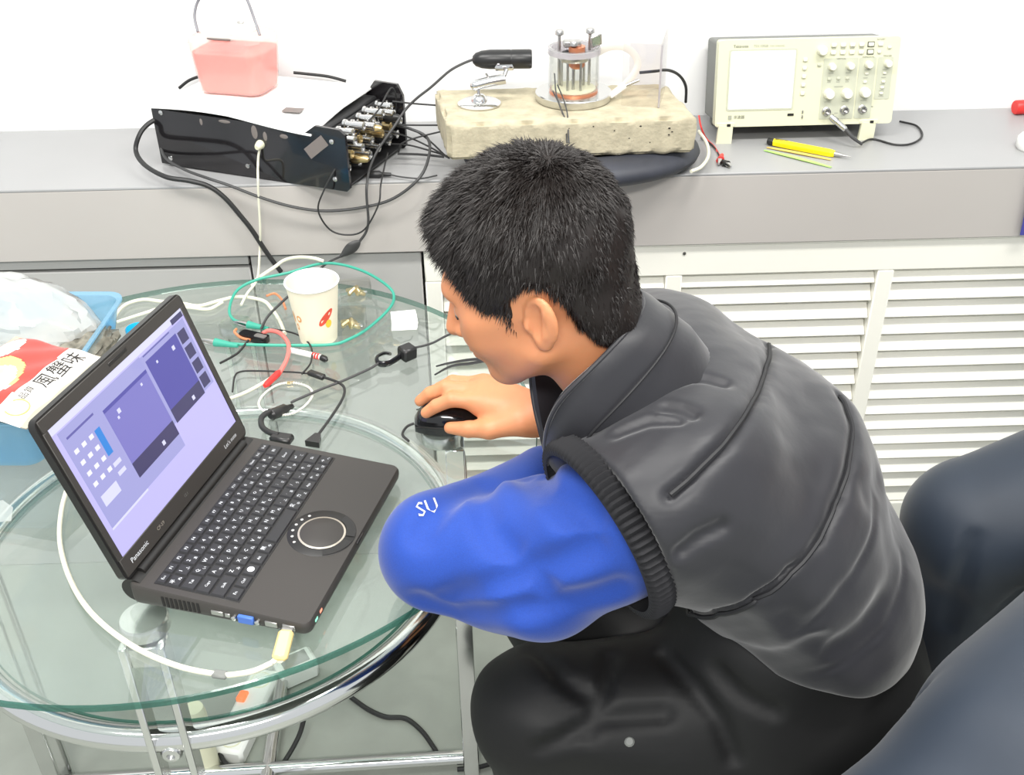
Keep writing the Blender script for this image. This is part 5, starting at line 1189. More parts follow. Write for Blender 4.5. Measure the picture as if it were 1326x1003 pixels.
def pkcol(u_, v_):
    # u_: 0 at the label edge .. 1 at the top edge, v_: 0 near .. 1 far
    if u_ < 0.06: return 4
    if u_ < 0.38 - 0.05 * math.sin(3 * v_): return 1                               # white label band
    if ((u_ - 0.86) / 0.10) ** 2 + ((v_ - 0.78) / 0.17) ** 2 < 1: return 1         # pale round picture
    if ((u_ - 0.66) / 0.22) ** 2 + ((v_ - 0.36) / 0.30) ** 2 < 1:
        if ((u_ - 0.62) / 0.15) ** 2 + ((v_ - 0.34) / 0.22) ** 2 < 1:
            return 3 if ((u_ - 0.66) / 0.05) ** 2 + ((v_ - 0.44) / 0.07) ** 2 < 1 or ((u_ - 0.60) / 0.05) ** 2 + ((v_ - 0.26) / 0.07) ** 2 < 1 else 1
        return 2 if v_ > 0.34 else 1
    return 0 if u_ < 0.93 else 3
K = (nu + 1) * (nv + 1)
for j in range(nv):
    for i in range(nu):
        a_ = j * (nu + 1) + i; c_ = pkcol((i + .5) / nu, (j + .5) / nv)
        fs.append((a_, a_ + nu + 1, a_ + nu + 2, a_ + 1)); ms.append(c_)
        fs.append((K + a_, K + a_ + 1, K + a_ + nu + 2, K + a_ + nu + 1)); ms.append(4)
me = bpy.data.meshes.new('bag'); me.from_pydata([tuple(v) for v in vs], [], fs)
for m in ('pk_red', 'pk_white', 'pk_yellow', 'pk_pink', 'pk_grey'): me.materials.append(MATS[m])
me.polygons.foreach_set('material_index', ms); me.shade_smooth(); me.update()
o = link('bag', me, pkt); o.location = -Vector(pkt.location)
def pktext(s, size, uc_, vc_, m, ang=0):
    mb = MB(); ca, sa = math.cos(ang), math.sin(ang)
    def fn(a, b_):
        a, b_ = a * ca - b_ * sa, a * sa + b_ * ca
        return packet(uc_ + b_ / PWd, vc_ + a / PLn, 1, 0.0010)
    lettering(mb, s, size, fn, 2)
    return wpart(mb, 'lettering', m, pkt, smooth=False)
pktext('風蟹味', 0.028, 0.215, 0.66, 'pk_black'); pktext('品質', 0.012, 0.24, 0.30, 'pk_black')
ring_ = [(0.20 + 0.10 * math.cos(t), 0.14 + 0.085 * math.sin(t)) for t in np.linspace(0.6, 5.2, 16)]
wpart(MB().tube([packet(a_, b_, 1, 0.0006) for a_, b_ in ring_], 0.0012, 6, 2), 'emblem', 'pk_yellow', pkt)
# bit of clear film at the table's left edge
glass('film', (0.95, 0.96, 0.95), refl=1.5, rough=0.1, haze=0.35, hazecol=(0.9, 0.92, 0.9))
mb = MB(); mb.prism([(-0.63, 1.0), (-0.585, 1.005), (-0.592, 1.03), (-0.61, 1.045), (-0.65, 1.03)], TZ + 0.0006, TZ + 0.0016)
tag(mb.build('plastic_film', 'film', smooth=False), 'torn scrap of clear film on the glass left of the laptop', 'film')

# ================================================================== under the table
strip_o = empty('power_strip', (-0.456, 1.296, 0), (0, 0, R(78)), 'white power strip with glowing orange switch on the floor', 'power strip')
MB().box((0, 0, 0.019), (0.19, 0.056, 0.036), bev=0.006).build('body', 'white_plastic', strip_o)
glow('neon', (1.0, 0.16, 0.02), 1.0)
MB().box((0.022, 0.017, 0.039), (0.024, 0.016, 0.010), rot=(0, 0.15, 0), bev=0.002).build('switch', 'neon', strip_o)
for x in (-0.068, -0.025, 0.065):
    s_ = MB().lathe((x, 0, 0.0365), [(0.019, 0), (0.019, 0.0015), (0.017, 0.0015), (0.0165, -0.001), (0, -0.001)], 20).build('outlet', 'cream_plastic', strip_o)
    for k in (-1, 1): MB().box((x, 0.007 * k, 0.0362), (0.007, 0.0022, 0.001)).build('slot', 'gap_dark', s_, smooth=False)
ad = empty('power_adapter', (-0.385, 1.40, 0), (0, 0, R(30)), 'white plug-in adapter beside the power strip', 'adapter')
MB().box((0, 0, 0.022), (0.075, 0.050, 0.044), bev=0.006).build('body', 'white_plastic', ad)
MB().box((0.0, 0, 0.0445), (0.05, 0.03, 0.001)).build('rating_label', 'scope_side', ad, smooth=False)
tag(MB().lathe((-0.505, 1.19, 0), [(0, 0), (0.017, 0), (0.019, 0.002), (0.018, 0.15), (0.015, 0.165), (0, 0.166)], 18).build('floor_pipe', 'cream_plastic'), 'short cream pipe standing on the floor by the power strip', 'pipe')
cable('floor_cable', 'floor1', 0.0045, 'cable_black', 'black cable snaking over the floor beneath the chrome ring')
cable('floor_cable', 'floor2', 0.0045, 'cable_black', 'black cable running down the floor right of the power strip')
cable('floor_cable', 'floor3', 0.0040, 'cable_black', 'black cable curling at the near end of the power strip')
cable('floor_cable', 'floor4', 0.0036, 'cable_black', 'black cable hanging beside the table leg near the boy')
cable('floor_cable', 'floor5', 0.0040, 'cable_black', 'black cable on the floor below the crouching boy')
# measured lines of the quilting, the creases and the fold valleys (world coordinates)
SEAMS = [[(0.3201, 1.0559, 0.9029), (0.2916, 0.9598, 0.9342), (0.2678, 0.8945, 0.9489), (0.2391, 0.8349, 0.9588), (0.2122, 0.7984, 0.9541), (0.1907, 0.7798, 0.9455), (0.1758, 0.7687, 0.9375), (0.1603, 0.7613, 0.9286)],
         [(0.3835, 0.9743, 0.8866), (0.383, 0.9395, 0.8845), (0.3771, 0.9071, 0.8821), (0.3617, 0.8666, 0.8773), (0.3442, 0.8289, 0.8685), (0.3339, 0.8151, 0.8642), (0.3125, 0.7871, 0.8469), (0.2813, 0.7664, 0.8295), (0.2514, 0.7616, 0.8025), (0.2228, 0.7713, 0.7775), (0.2036, 0.825, 0.7198)],
         [(0.3992, 0.8585, 0.8366), (0.3918, 0.838, 0.832), (0.3748, 0.8026, 0.8196), (0.3519, 0.7729, 0.8041), (0.3335, 0.7582, 0.7856), (0.3046, 0.752, 0.748)],
         [(0.451, 0.8705, 0.7487), (0.4343, 0.8243, 0.7357), (0.4088, 0.7885, 0.719), (0.3646, 0.7634, 0.6926), (0.3211, 0.7689, 0.665)]]
FOLDS = [[(0.1745, 1.0122, 0.9072), (0.1893, 1.0095, 0.9166), (0.204, 1.0011, 0.9233)],
         [(0.1801, 0.8947, 0.9648), (0.2006, 0.9011, 0.9665), (0.2158, 0.898, 0.9661), (0.2305, 0.8883, 0.9636)],
         [(0.166, 0.8527, 0.9644), (0.1794, 0.8431, 0.9669), (0.19, 0.8308, 0.9668)],
         [(0.1694, 0.7385, 0.8799), (0.1863, 0.7427, 0.8924), (0.2077, 0.7485, 0.8987)],
         [(0.1193, 0.8339, 0.9481), (0.149, 0.8362, 0.9591), (0.1768, 0.8264, 0.965)],
         [(0.2861, 0.7515, 0.7752), (0.3023, 0.7489, 0.7643), (0.321, 0.7514, 0.7738), (0.3408, 0.7634, 0.7928)],
         [(0.2572, 0.7915, 0.6905), (0.2852, 0.7732, 0.6972), (0.3179, 0.7591, 0.7278)],
         [(0.3797, 0.8461, 0.8524), (0.414, 0.8911, 0.831)],
         [(0.3538, 0.7656, 0.7137), (0.3788, 0.7767, 0.7291), (0.3984, 0.7969, 0.747)]]
SL_FOLDS = [[(0.0326, 0.903, 0.8473), (0.0451, 0.8423, 0.876), (0.0773, 0.7983, 0.8858), (0.0918, 0.7841, 0.8836)],
         [(-0.0547, 0.7965, 0.768), (-0.0167, 0.7798, 0.7985), (0.038, 0.7774, 0.8274), (0.0909, 0.7683, 0.8624)],
         [(-0.0806, 0.8014, 0.7632), (-0.0469, 0.7985, 0.7481), (0.0104, 0.7638, 0.7845), (0.0647, 0.7625, 0.795), (0.1157, 0.7555, 0.8183)],
         [(-0.0117, 0.9173, 0.8262), (-0.0147, 0.8645, 0.8504), (-0.0074, 0.82, 0.8432), (0.012, 0.7965, 0.8335)],
         [(0.0357, 0.7782, 0.8267), (0.0429, 0.7699, 0.8147), (0.0488, 0.7645, 0.799)],
         [(-0.0777, 0.8306, 0.8318), (-0.0583, 0.8608, 0.8417), (-0.0348, 0.8955, 0.8337), (-0.015, 0.9208, 0.8268)],
         [(0.048, 0.8957, 0.8544), (0.0534, 0.8242, 0.8822), (0.069, 0.7964, 0.8799)]]
TR_FOLDS = [[(0.1906, 0.862, 0.6057), (0.2193, 0.8177, 0.6023), (0.2423, 0.7906, 0.5814), (0.2593, 0.7691, 0.5415)],
         [(0.0422, 0.7798, 0.5525), (0.113, 0.7989, 0.5778), (0.183, 0.8002, 0.5794)],
         [(0.1285, 0.8697, 0.6002), (0.1146, 0.8195, 0.5924), (0.0947, 0.7868, 0.5674)],
         [(0.0387, 0.8872, 0.5986), (0.0717, 0.8363, 0.601), (0.1055, 0.8159, 0.5905)],
         [(0.2429, 0.8162, 0.6281), (0.2661, 0.7953, 0.6131), (0.2986, 0.7814, 0.6025)]]
FOLDS2 = [[(0.5133, 0.76, 0.7123), (0.4995, 0.7163, 0.7268), (0.4907, 0.6797, 0.7303)],
         [(0.4553, 0.7091, 0.7035), (0.4492, 0.6669, 0.7088), (0.4596, 0.6385, 0.7103)],
         [(0.5855, 0.9768, 0.6671), (0.5815, 0.9741, 0.5924), (0.5856, 0.9818, 0.5162)],
         [(0.6604, 0.964, 0.5988), (0.6446, 0.9745, 0.535), (0.5014, 0.7504, 0.7118)],
         [(0.4207, 0.7188, 0.6589), (0.4437, 0.7287, 0.6814), (0.4624, 0.7259, 0.7009)]]
SLEEVE_TEXT = [(-0.0782, 0.8568, 0.8406), (-0.0702, 0.8589, 0.8417), (-0.0623, 0.8621, 0.8419)]
TROUSER_STUD = [(0.1424, 0.782, 0.5577)]

# ================================================================== implicit-surface modelling for bodies and cloth
f32 = np.float32
def V3(*a): return np.array(a, dtype=f32)
def cone(p, a, b, ra, rb):
    a = np.asarray(a, f32); b = np.asarray(b, f32)
    pa = p - a; ba = b - a
    h = np.clip((pa @ ba) / (ba @ ba), 0, 1)
    return np.linalg.norm(pa - h[:, None] * ba, axis=1) - (ra + (rb - ra) * h)
def ellip(p, c, r_, M=None):
    q = p - np.asarray(c, f32)
    if M is not None: q = q @ M            # M columns = local axes
    r_ = np.asarray(r_, f32)
    k0 = np.linalg.norm(q / r_, axis=1); k1 = np.linalg.norm(q / (r_ * r_), axis=1) + 1e-9
    return k0 * (k0 - 1.0) / k1
def smin(a, b, k):
    h = np.clip(0.5 + 0.5 * (b - a) / k, 0, 1)
    return b + (a - b) * h - k * h * (1 - h)
def smax(a, b, k): return -smin(-a, -b, k)
def polyline_dist(p, pts):
    d = np.full(len(p), 9.0, f32); P = [np.asarray(q, f32) for q in pts]
    for a, b in zip(P[:-1], P[1:]):
        pa = p - a; ba = b - a
        h = np.clip((pa @ ba) / (ba @ ba + 1e-12), 0, 1)
        d = np.minimum(d, np.linalg.norm(pa - h[:, None] * ba, axis=1))
    return d
def wav(p, seed, f, n=5):
    rs = np.random.RandomState(seed); s = np.zeros(len(p), f32)
    for i in range(n):
        d = rs.normal(size=3).astype(f32); d /= np.linalg.norm(d)
        s += np.sin((p @ d) * f * rs.uniform(0.6, 1.6) + rs.uniform(0, 6.3) + 1.2 * np.sin((p @ np.roll(d, 1)) * f * 0.7))
    return s / n
def poly2(x, z, pts):
    """signed distance to a closed 2-D polygon"""
    P = np.asarray(pts, f32); d = np.full(len(x), 1e9, f32); s = np.ones(len(x), f32); n = len(P)
    q = np.stack([x, z], 1)
    for i in range(n):
        a = P[i]; b = P[i - 1]; e = b - a; w = q - a
        t = np.clip((w @ e) / (e @ e), 0, 1); bb = w - t[:, None] * e
        d = np.minimum(d, (bb * bb).sum(1))
        c1 = q[:, 1] >= a[1]; c2 = q[:, 1] < b[1]; c3 = e[0] * w[:, 1] > e[1] * w[:, 0]
        flip = (c1 & c2 & c3) | (~c1 & ~c2 & ~c3)
        s = np.where(flip, -s, s)
    return s * np.sqrt(d)

def polygonize(fn, lo, hi, h, B=8):
    """sparse surface nets: returns (verts, quads)"""
    lo = np.asarray(lo, f32); hi = np.asarray(hi, f32)
    nb = np.ceil((hi - lo) / (h * B)).astype(int) + 1
    I = np.stack(np.meshgrid(*[np.arange(k) for k in nb], indexing='ij'), -1).reshape(-1, 3)
    cen = lo + (I + 0.5) * (h * B)
    d = np.concatenate([fn(c.astype(f32)) for c in np.array_split(cen, max(1, len(cen) // 200000))])
    act = I[np.abs(d) < h * B * 1.35 + 0.004]
    o = np.stack(np.meshgrid(*[np.arange(B + 1)] * 3, indexing='ij'), -1).reshape(-1, 3)
    keys_all = []; pos_all = []; quads = []
    BIG = 1 << 20
    def key(c): return (c[..., 0].astype(np.int64) * BIG + c[..., 1]) * BIG + c[..., 2]
    edges_all = []
    for blk_ in np.array_split(act, max(1, len(act) // 600)):
        if not len(blk_): continue
        G = blk_[:, None, :] * B + o[None]
        val = fn((lo + G.reshape(-1, 3) * h).astype(f32)).reshape(len(blk_), B + 1, B + 1, B + 1)
        s = val < 0
        n_in = sum(s[:, i:B + i, j:B + j, k:B + k].astype(np.int8) for i in (0, 1) for j in (0, 1) for k in (0, 1))
        cell = (n_in > 0) & (n_in < 8)
        bi, ci, cj, ck = np.nonzero(cell)
        acc = np.zeros((len(bi), 3), f32); cnt = np.zeros(len(bi), f32)
        for ax in range(3):
            oth = [a for a in range(3) if a != ax]
            for u in (0, 1):
                for w in (0, 1):
                    off0 = [0, 0, 0]; off0[oth[0]] = u; off0[oth[1]] = w; off1 = list(off0); off1[ax] = 1
                    va = val[bi, ci + off0[0], cj + off0[1], ck + off0[2]]; vb = val[bi, ci + off1[0], cj + off1[1], ck + off1[2]]
                    m = (va < 0) != (vb < 0)
                    t = np.where(m, va / np.where(m, va - vb, 1), 0)
                    pt = np.zeros((len(bi), 3), f32); pt[:, 0] = off0[0]; pt[:, 1] = off0[1]; pt[:, 2] = off0[2]; pt[:, ax] = t
                    acc += np.where(m[:, None], pt, 0); cnt += m
        acc /= np.maximum(cnt, 1)[:, None]
        C_ = blk_[bi] * B + np.stack([ci, cj, ck], 1)
        keys_all.append(key(C_)); pos_all.append(lo + (C_ + acc) * h)
        for ax in range(3):
            sl0 = [slice(None)] + [slice(0, B)] * 3; sl1 = list(sl0); sl1[ax + 1] = slice(1, B + 1)
            a = s[tuple(sl0)]; b = s[tuple(sl1)]
            e = np.nonzero(a != b)
            if len(e[0]):
                E_ = blk_[e[0]] * B + np.stack(e[1:], 1)
                edges_all.append((ax, E_, a[e]))
    K_ = np.concatenate(keys_all); P_ = np.concatenate(pos_all)
    order = np.argsort(K_); K_ = K_[order]; P_ = P_[order]
    def look(c):
        k = key(c); i = np.searchsorted(K_, k); i = np.minimum(i, len(K_) - 1)
        return np.where(K_[i] == k, i, -1)
    for ax, E_, ins in edges_all:
        o1, o2 = [(1, 2), (2, 0), (0, 1)][ax]
        d1 = np.zeros(3, int); d1[o1] = 1; d2 = np.zeros(3, int); d2[o2] = 1
        q = np.stack([look(E_ - d1 - d2), look(E_ - d2), look(E_), look(E_ - d1)], 1)
        ok = (q >= 0).all(1); q = q[ok]; i_ = ins[ok]
        quads.append(np.where(i_[:, None], q, q[:, ::-1]))
    return P_, np.concatenate(quads)

def implicit(name, fn, lo, hi, h, mats, parent, matfn=None, origin=(0, 0, 0)):
    v, q = polygonize(fn, lo, hi, h)
    me = bpy.data.meshes.new(name)
    v = v - np.asarray(origin, f32)
    me.vertices.add(len(v)); me.vertices.foreach_set('co', v.astype(f32).ravel())
    me.loops.add(q.size); me.loops.foreach_set('vertex_index', q.astype(np.int32).ravel())
    me.polygons.add(len(q)); me.polygons.foreach_set('loop_start', np.arange(0, q.size, 4, dtype=np.int32))
    if not isinstance(mats, (list, tuple)): mats = [mats]
    for m in mats: me.materials.append(MATS[m])
    if matfn is not None:
        c = v[q].mean(1) + np.asarray(origin, f32)
        me.polygons.foreach_set('material_index', matfn(c).astype(np.int32))
    me.update(calc_edges=True); me.validate(); me.shade_smooth()
    o = link(name, me, parent)
    return o, v, q

# ---- materials of the people
mat('skin', srgb(208, 140, 98), 0.48, noise=(30, 0.05), sss=0.25)
mat('lip', srgb(190, 108, 88), 0.45)
mat('hair_black', srgb(25, 18, 15), 0.5, spec=0.45)
mat('eye_white', srgb(225, 220, 215), 0.2); mat('iris', srgb(30, 20, 16), 0.15)
mat('vest_cloth', srgb(25, 25, 31), 0.5, noise=(9, 0.10), bump=(30, 0.30), sheen=0.25)
mat('vest_lining', srgb(24, 24, 27), 0.6)
mat('rib_knit', srgb(20, 20, 24), 0.85)
mat('blue_jersey', srgb(6, 58, 148), 0.75, noise=(700, 0.10), bump=(900, 0.15), sheen=0.2)
mat('trouser_black', srgb(11, 11, 12), 0.62, noise=(8, 0.2), bump=(25, 0.35), spec=0.4)
mat('navy_cloth', srgb(28, 39, 53), 0.6, noise=(10, 0.12), bump=(14, 0.3), sheen=0.15)
mat('silver_print', srgb(205, 205, 205), 0.4)
mat('shoe', srgb(34, 34, 36), 0.5)

# ------------------------------------------------------------------ the head, in its own frame (x forward, y left, z up)
def rot_zyx(a, b, c):
    ca, sa, cb, sb, cc, sc_ = math.cos(a), math.sin(a), math.cos(b), math.sin(b), math.cos(c), math.sin(c)
    Rz = np.array([[ca, -sa, 0], [sa, ca, 0], [0, 0, 1]]); Ry = np.array([[cb, 0, sb], [0, 1, 0], [-sb, 0, cb]]); Rx = np.array([[1, 0, 0], [0, cc, -sc_], [0, sc_, cc]])
    return (Rz @ Ry @ Rx).astype(f32)
HC = V3(0.0545, 0.945, 1.0520); HR = rot_zyx(R(167.0), R(20.0), R(0.0)); HS = 0.935
def to_head(p): return (p - HC) @ HR / HS
def from_head(q): return np.asarray(q, f32) * HS @ HR.T + HC
def cranium(q): return ellip(q, (-0.006, 0, 0.042), (0.098, 0.077, 0.090))
def head_sdf(q):
    q = q.copy(); q[:, 2] = np.where(q[:, 2] < -0.02, -0.02 + (q[:, 2] + 0.02) / 0.88, q[:, 2])      # short lower face
    d = cranium(q)
    d = smin(d, ellip(q, (0.040, 0, -0.018), (0.060, 0.062, 0.078)), 0.03)
    for s_ in (-1, 1):
        d = smin(d, cone(q, (0.012, 0.054 * s_, -0.050), (0.066, 0.014 * s_, -0.089), 0.018, 0.017), 0.03)      # jaw
        d = smin(d, ellip(q, (0.058, 0.038 * s_, -0.018), (0.030, 0.024, 0.028)), 0.025)                        # cheek
        d = smin(d, ellip(q, (0.040, 0.052 * s_, 0.004), (0.034, 0.014, 0.012)), 0.02)                           # cheekbone
    d = smin(d, ellip(q, (0.074, 0, -0.091), (0.018, 0.020, 0.015)), 0.02)                                        # chin
    d = smin(d, cone(q, (0.084, -0.032, 0.036), (0.084, 0.032, 0.036), 0.0125, 0.0125), 0.02)                     # brow
    for s_ in (-1, 1):
        d = smax(d, -ellip(q, (0.105, 0.031 * s_, 0.012), (0.016, 0.018, 0.012)), 0.014)                          # socket
        d = smin(d, ellip(q, (0.0805, 0.031 * s_, 0.0105), (0.0135, 0.0155, 0.0115)), 0.005)                     # eyelid
    d = smin(d, cone(q, (0.091, 0, 0.024), (0.1145, 0, -0.022), 0.0080, 0.0115), 0.012)                            # nose
    for s_ in (-1, 1): d = smin(d, ellip(q, (0.101, 0.0125 * s_, -0.025), (0.011, 0.0075, 0.008)), 0.006)
    d = smin(d, ellip(q, (0.086, 0, -0.055), (0.016, 0.026, 0.020)), 0.012)                                       # muzzle
    d = smin(d, ellip(q, (0.0985, 0, -0.0495), (0.0085, 0.021, 0.0052)), 0.006)
    d = smin(d, ellip(q, (0.0965, 0, -0.0600), (0.0085, 0.018, 0.0062)), 0.006)
    d = smax(d, -ellip(q, (0.104, 0, -0.0548), (0.008, 0.024, 0.0012)), 0.003)                                    # mouth line
    for s_ in (-1, 1):
        M = rot_zyx(R(-24) * s_, R(-14), 0)
        c = (-0.010, 0.080 * s_, -0.004)
        e = ellip(q, c, (0.0195, 0.0075, 0.031), M)
        e = smin(e, ellip(q, (-0.004, 0.076 * s_, -0.030), (0.009, 0.006, 0.011)), 0.006)                         # lobe
        cc_ = np.asarray(c, f32) + M @ V3(0.003, 0.0090 * s_, 0.004)
        e = smax(e, -ellip(q, cc_, (0.0135, 0.0100, 0.0235), M), 0.002)
        an = np.asarray(c, f32) + M @ V3(-0.003, 0.003 * s_, 0.002)
        e = smin(e, cone(q, an + M @ V3(0.0, 0, -0.016), an + M @ V3(-0.004, 0, 0.014), 0.0028, 0.0022), 0.004)    # inner fold
        e = smin(e, ellip(q, (0.007, 0.076 * s_, -0.006), (0.004, 0.005, 0.007)), 0.004)                          # tragus
        d = smin(d, e, 0.006)
    return d
HAIR_POLY = [(0.16, 0.20), (0.16, 0.112), (0.104, 0.110), (0.092, 0.106), (0.080, 0.096), (0.070, 0.070), (0.060, 0.040), (0.049, 0.014), (0.037, -0.010), (0.023, -0.014), (0.016, 0.010), (0.011, 0.030),
             (-0.008, 0.038), (-0.026, 0.034), (-0.034, 0.010), (-0.038, -0.030), (-0.050, -0.062), (-0.066, -0.090), (-0.13, -0.098), (-0.17, 0.0), (-0.16, 0.20)]
def hair_sdf(q):
    top = np.clip((q[:, 2] - 0.02) / 0.09, 0, 1); front = np.clip((q[:, 0] - 0.05) / 0.05, 0, 1); back = np.clip((-q[:, 0] - 0.02) / 0.07, 0, 1)
    t = 0.005 + 0.011 * top + 0.003 * front - 0.001 * back
    d = cranium(q)
    d = smin(d, ellip(q, (-0.045, 0, -0.035), (0.045, 0.052, 0.05)), 0.03)
    d = d - t + 0.0022 * wav(q, 31, 150, 6)
    m = poly2(q[:, 0], q[:, 2] , HAIR_POLY) + 0.003 * wav(q, 8, 260, 4)
    return smax(d, m, 0.006)

# ------------------------------------------------------------------ joints (world)
SH_L, EL_L, WR_L = V3(0.165, 0.815, 0.868), V3(-0.066, 0.862, 0.786), V3(0.050, 0.990, 0.766)
SH_R, EL_R, WR_R = V3(0.185, 1.125, 0.850), V3(0.255, 1.150, 0.760), V3(0.062, 1.137, 0.764)
NECK0, NECK1 = V3(0.100, 0.950, 0.985), V3(0.168, 0.960, 0.885)
SP = [V3(0.210, 0.965, 0.845), V3(0.296, 0.968, 0.772), V3(0.370, 0.962, 0.650), V3(0.400, 0.955, 0.520)]
HIP_L, KN_L, AN_L = V3(0.390, 0.865, 0.490), V3(0.048, 0.858, 0.520), V3(0.120, 0.860, 0.085)
HIP_R, KN_R, AN_R = V3(0.410, 1.050, 0.490), V3(0.085, 1.065, 0.500), V3(0.160, 1.075, 0.085)

def hand_right(p):
    p = p - V3(0.012, -0.015, -0.002)
    w = WR_R - V3(0.012, -0.015, -0.002)
    palm = cone(p, w + V3(-0.004, 0, 0), V3(-0.022, 1.190, 0.776), 0.023, 0.021)
    palm = smin(palm, cone(p, w + V3(-0.015, 0.012, 0.0), V3(-0.022, 1.214, 0.772), 0.020, 0.016), 0.02)
    palm = smin(palm, cone(p, w + V3(-0.015, -0.008, -0.003), V3(-0.028, 1.166, 0.774), 0.020, 0.015), 0.02)
    fingers = [  # mcp, pip, dip, tip
        [(-0.030, 1.168, 0.777), (-0.066, 1.170, 0.781), (-0.087, 1.173, 0.770), (-0.101, 1.175, 0.758)],
        [(-0.034, 1.190, 0.781), (-0.074, 1.194, 0.785), (-0.096, 1.197, 0.774), (-0.110, 1.199, 0.761)],
        [(-0.030, 1.211, 0.777), (-0.066, 1.218, 0.778), (-0.085, 1.222, 0.765), (-0.096, 1.224, 0.752)],
        [(-0.018, 1.228, 0.770), (-0.046, 1.237, 0.764), (-0.061, 1.240, 0.750), (-0.070, 1.240, 0.738)]]
    d = palm
    for k, f in enumerate(fingers):
        r0 = (0.0098, 0.0098, 0.0092, 0.0082)[k]
        c = smin(cone(p, f[0], f[1], r0 + 0.0012, r0), smin(cone(p, f[1], f[2], r0, r0 - 0.0008), cone(p, f[2], f[3], r0 - 0.0008, r0 - 0.0022), 0.002), 0.003)
        d = smin(d, c, 0.010 if k else 0.010)
    th = [(0.020, 1.136, 0.766), (-0.018, 1.136, 0.756), (-0.046, 1.146, 0.750), (-0.070, 1.156, 0.746)]
    t = smin(cone(p, th[0], th[1], 0.0175, 0.0125), smin(cone(p, th[1], th[2], 0.0122, 0.0108), cone(p, th[2], th[3], 0.0108, 0.0080), 0.003), 0.006)
    return smin(d, t, 0.012)

def body_sdf(p):
    d = np.full(len(p), 1.0, f32)
    q = to_head(p)
    near = np.linalg.norm(q, axis=1) < 0.22
    far = cone(p, HC + V3(0, 0, 0.02), HC, 0.10, 0.10)
    d = np.where(near, 1.0, far)
    if near.any(): d[near] = head_sdf(q[near]) * HS
    n0, n1 = from_head([-0.012, 0, -0.050]), NECK1
    d = smin(d, cone(p, n0, n1, 0.050, 0.056), 0.022)
    d = smin(d, cone(p, SP[0] + V3(0.0, 0, -0.02), SP[2], 0.085, 0.095), 0.05)
    d = smin(d, cone(p, SH_L, SH_R, 0.050, 0.050), 0.05)
    d = smin(d, cone(p, SP[2], SP[3], 0.095, 0.10), 0.04)
    for (a, b, c) in ((SH_L, EL_L, WR_L), (SH_R, EL_R, WR_R)):
        lo_ = V3(0, 0, -0.012); d = smin(d, cone(p, a + lo_, b + lo_, 0.040, 0.029), 0.02); d = smin(d, cone(p, b + lo_, c, 0.030, 0.0245), 0.015)
    for (a, b, c) in ((HIP_L, KN_L, AN_L), (HIP_R, KN_R, AN_R)):
        d = smin(d, cone(p, a, b, 0.080, 0.052), 0.04); d = smin(d, cone(p, b, c, 0.050, 0.036), 0.02)
    hd = np.linalg.norm(p - V3(-0.02, 1.18, 0.77), axis=1) < 0.16
    if hd.any(): d[hd] = smin(d[hd], hand_right(p[hd]), 0.012)
    # left hand, folded in below the chest: palm and five fingers
    lh = np.linalg.norm(p - V3(0.07, 1.07, 0.785), axis=1) < 0.16
    if lh.any():
        pl_ = p[lh]; a = WR_L; dirv = V3(0.92, 0.39, -0.02); sd = V3(-0.39, 0.92, 0.0)
        e = cone(pl_, a, a + dirv * 0.06, 0.022, 0.026)
        for k in range(4):
            b0 = a + dirv * 0.065 + sd * (0.018 * (k - 1.5)); L_ = (0.07, 0.078, 0.072, 0.056)[k]
            e = smin(e, smin(cone(pl_, b0, b0 + dirv * L_ * 0.5 + V3(0, 0, 0.004), 0.0095, 0.0088), cone(pl_, b0 + dirv * L_ * 0.5 + V3(0, 0, 0.004), b0 + dirv * L_ * 0.9 + V3(0, 0, -0.012), 0.0088, 0.007), 0.003), 0.008)
        e = smin(e, cone(pl_, a + dirv * 0.02 + sd * 0.02, a + dirv * 0.075 + sd * 0.045, 0.013, 0.0085), 0.01)
        d[lh] = smin(d[lh], e, 0.012)
    return d

boy = empty('person', (0.20, 0.96, 0.0), label='seated person in dark padded vest over a bright blue top, hand on the mouse', cat='person')
BO = np.array((0.20, 0.96, 0.0), f32)
implicit('body', body_sdf, (-0.16, 0.68, 0.0), (0.62, 1.32, 1.24), 0.0026, ['skin'], boy, None, BO)

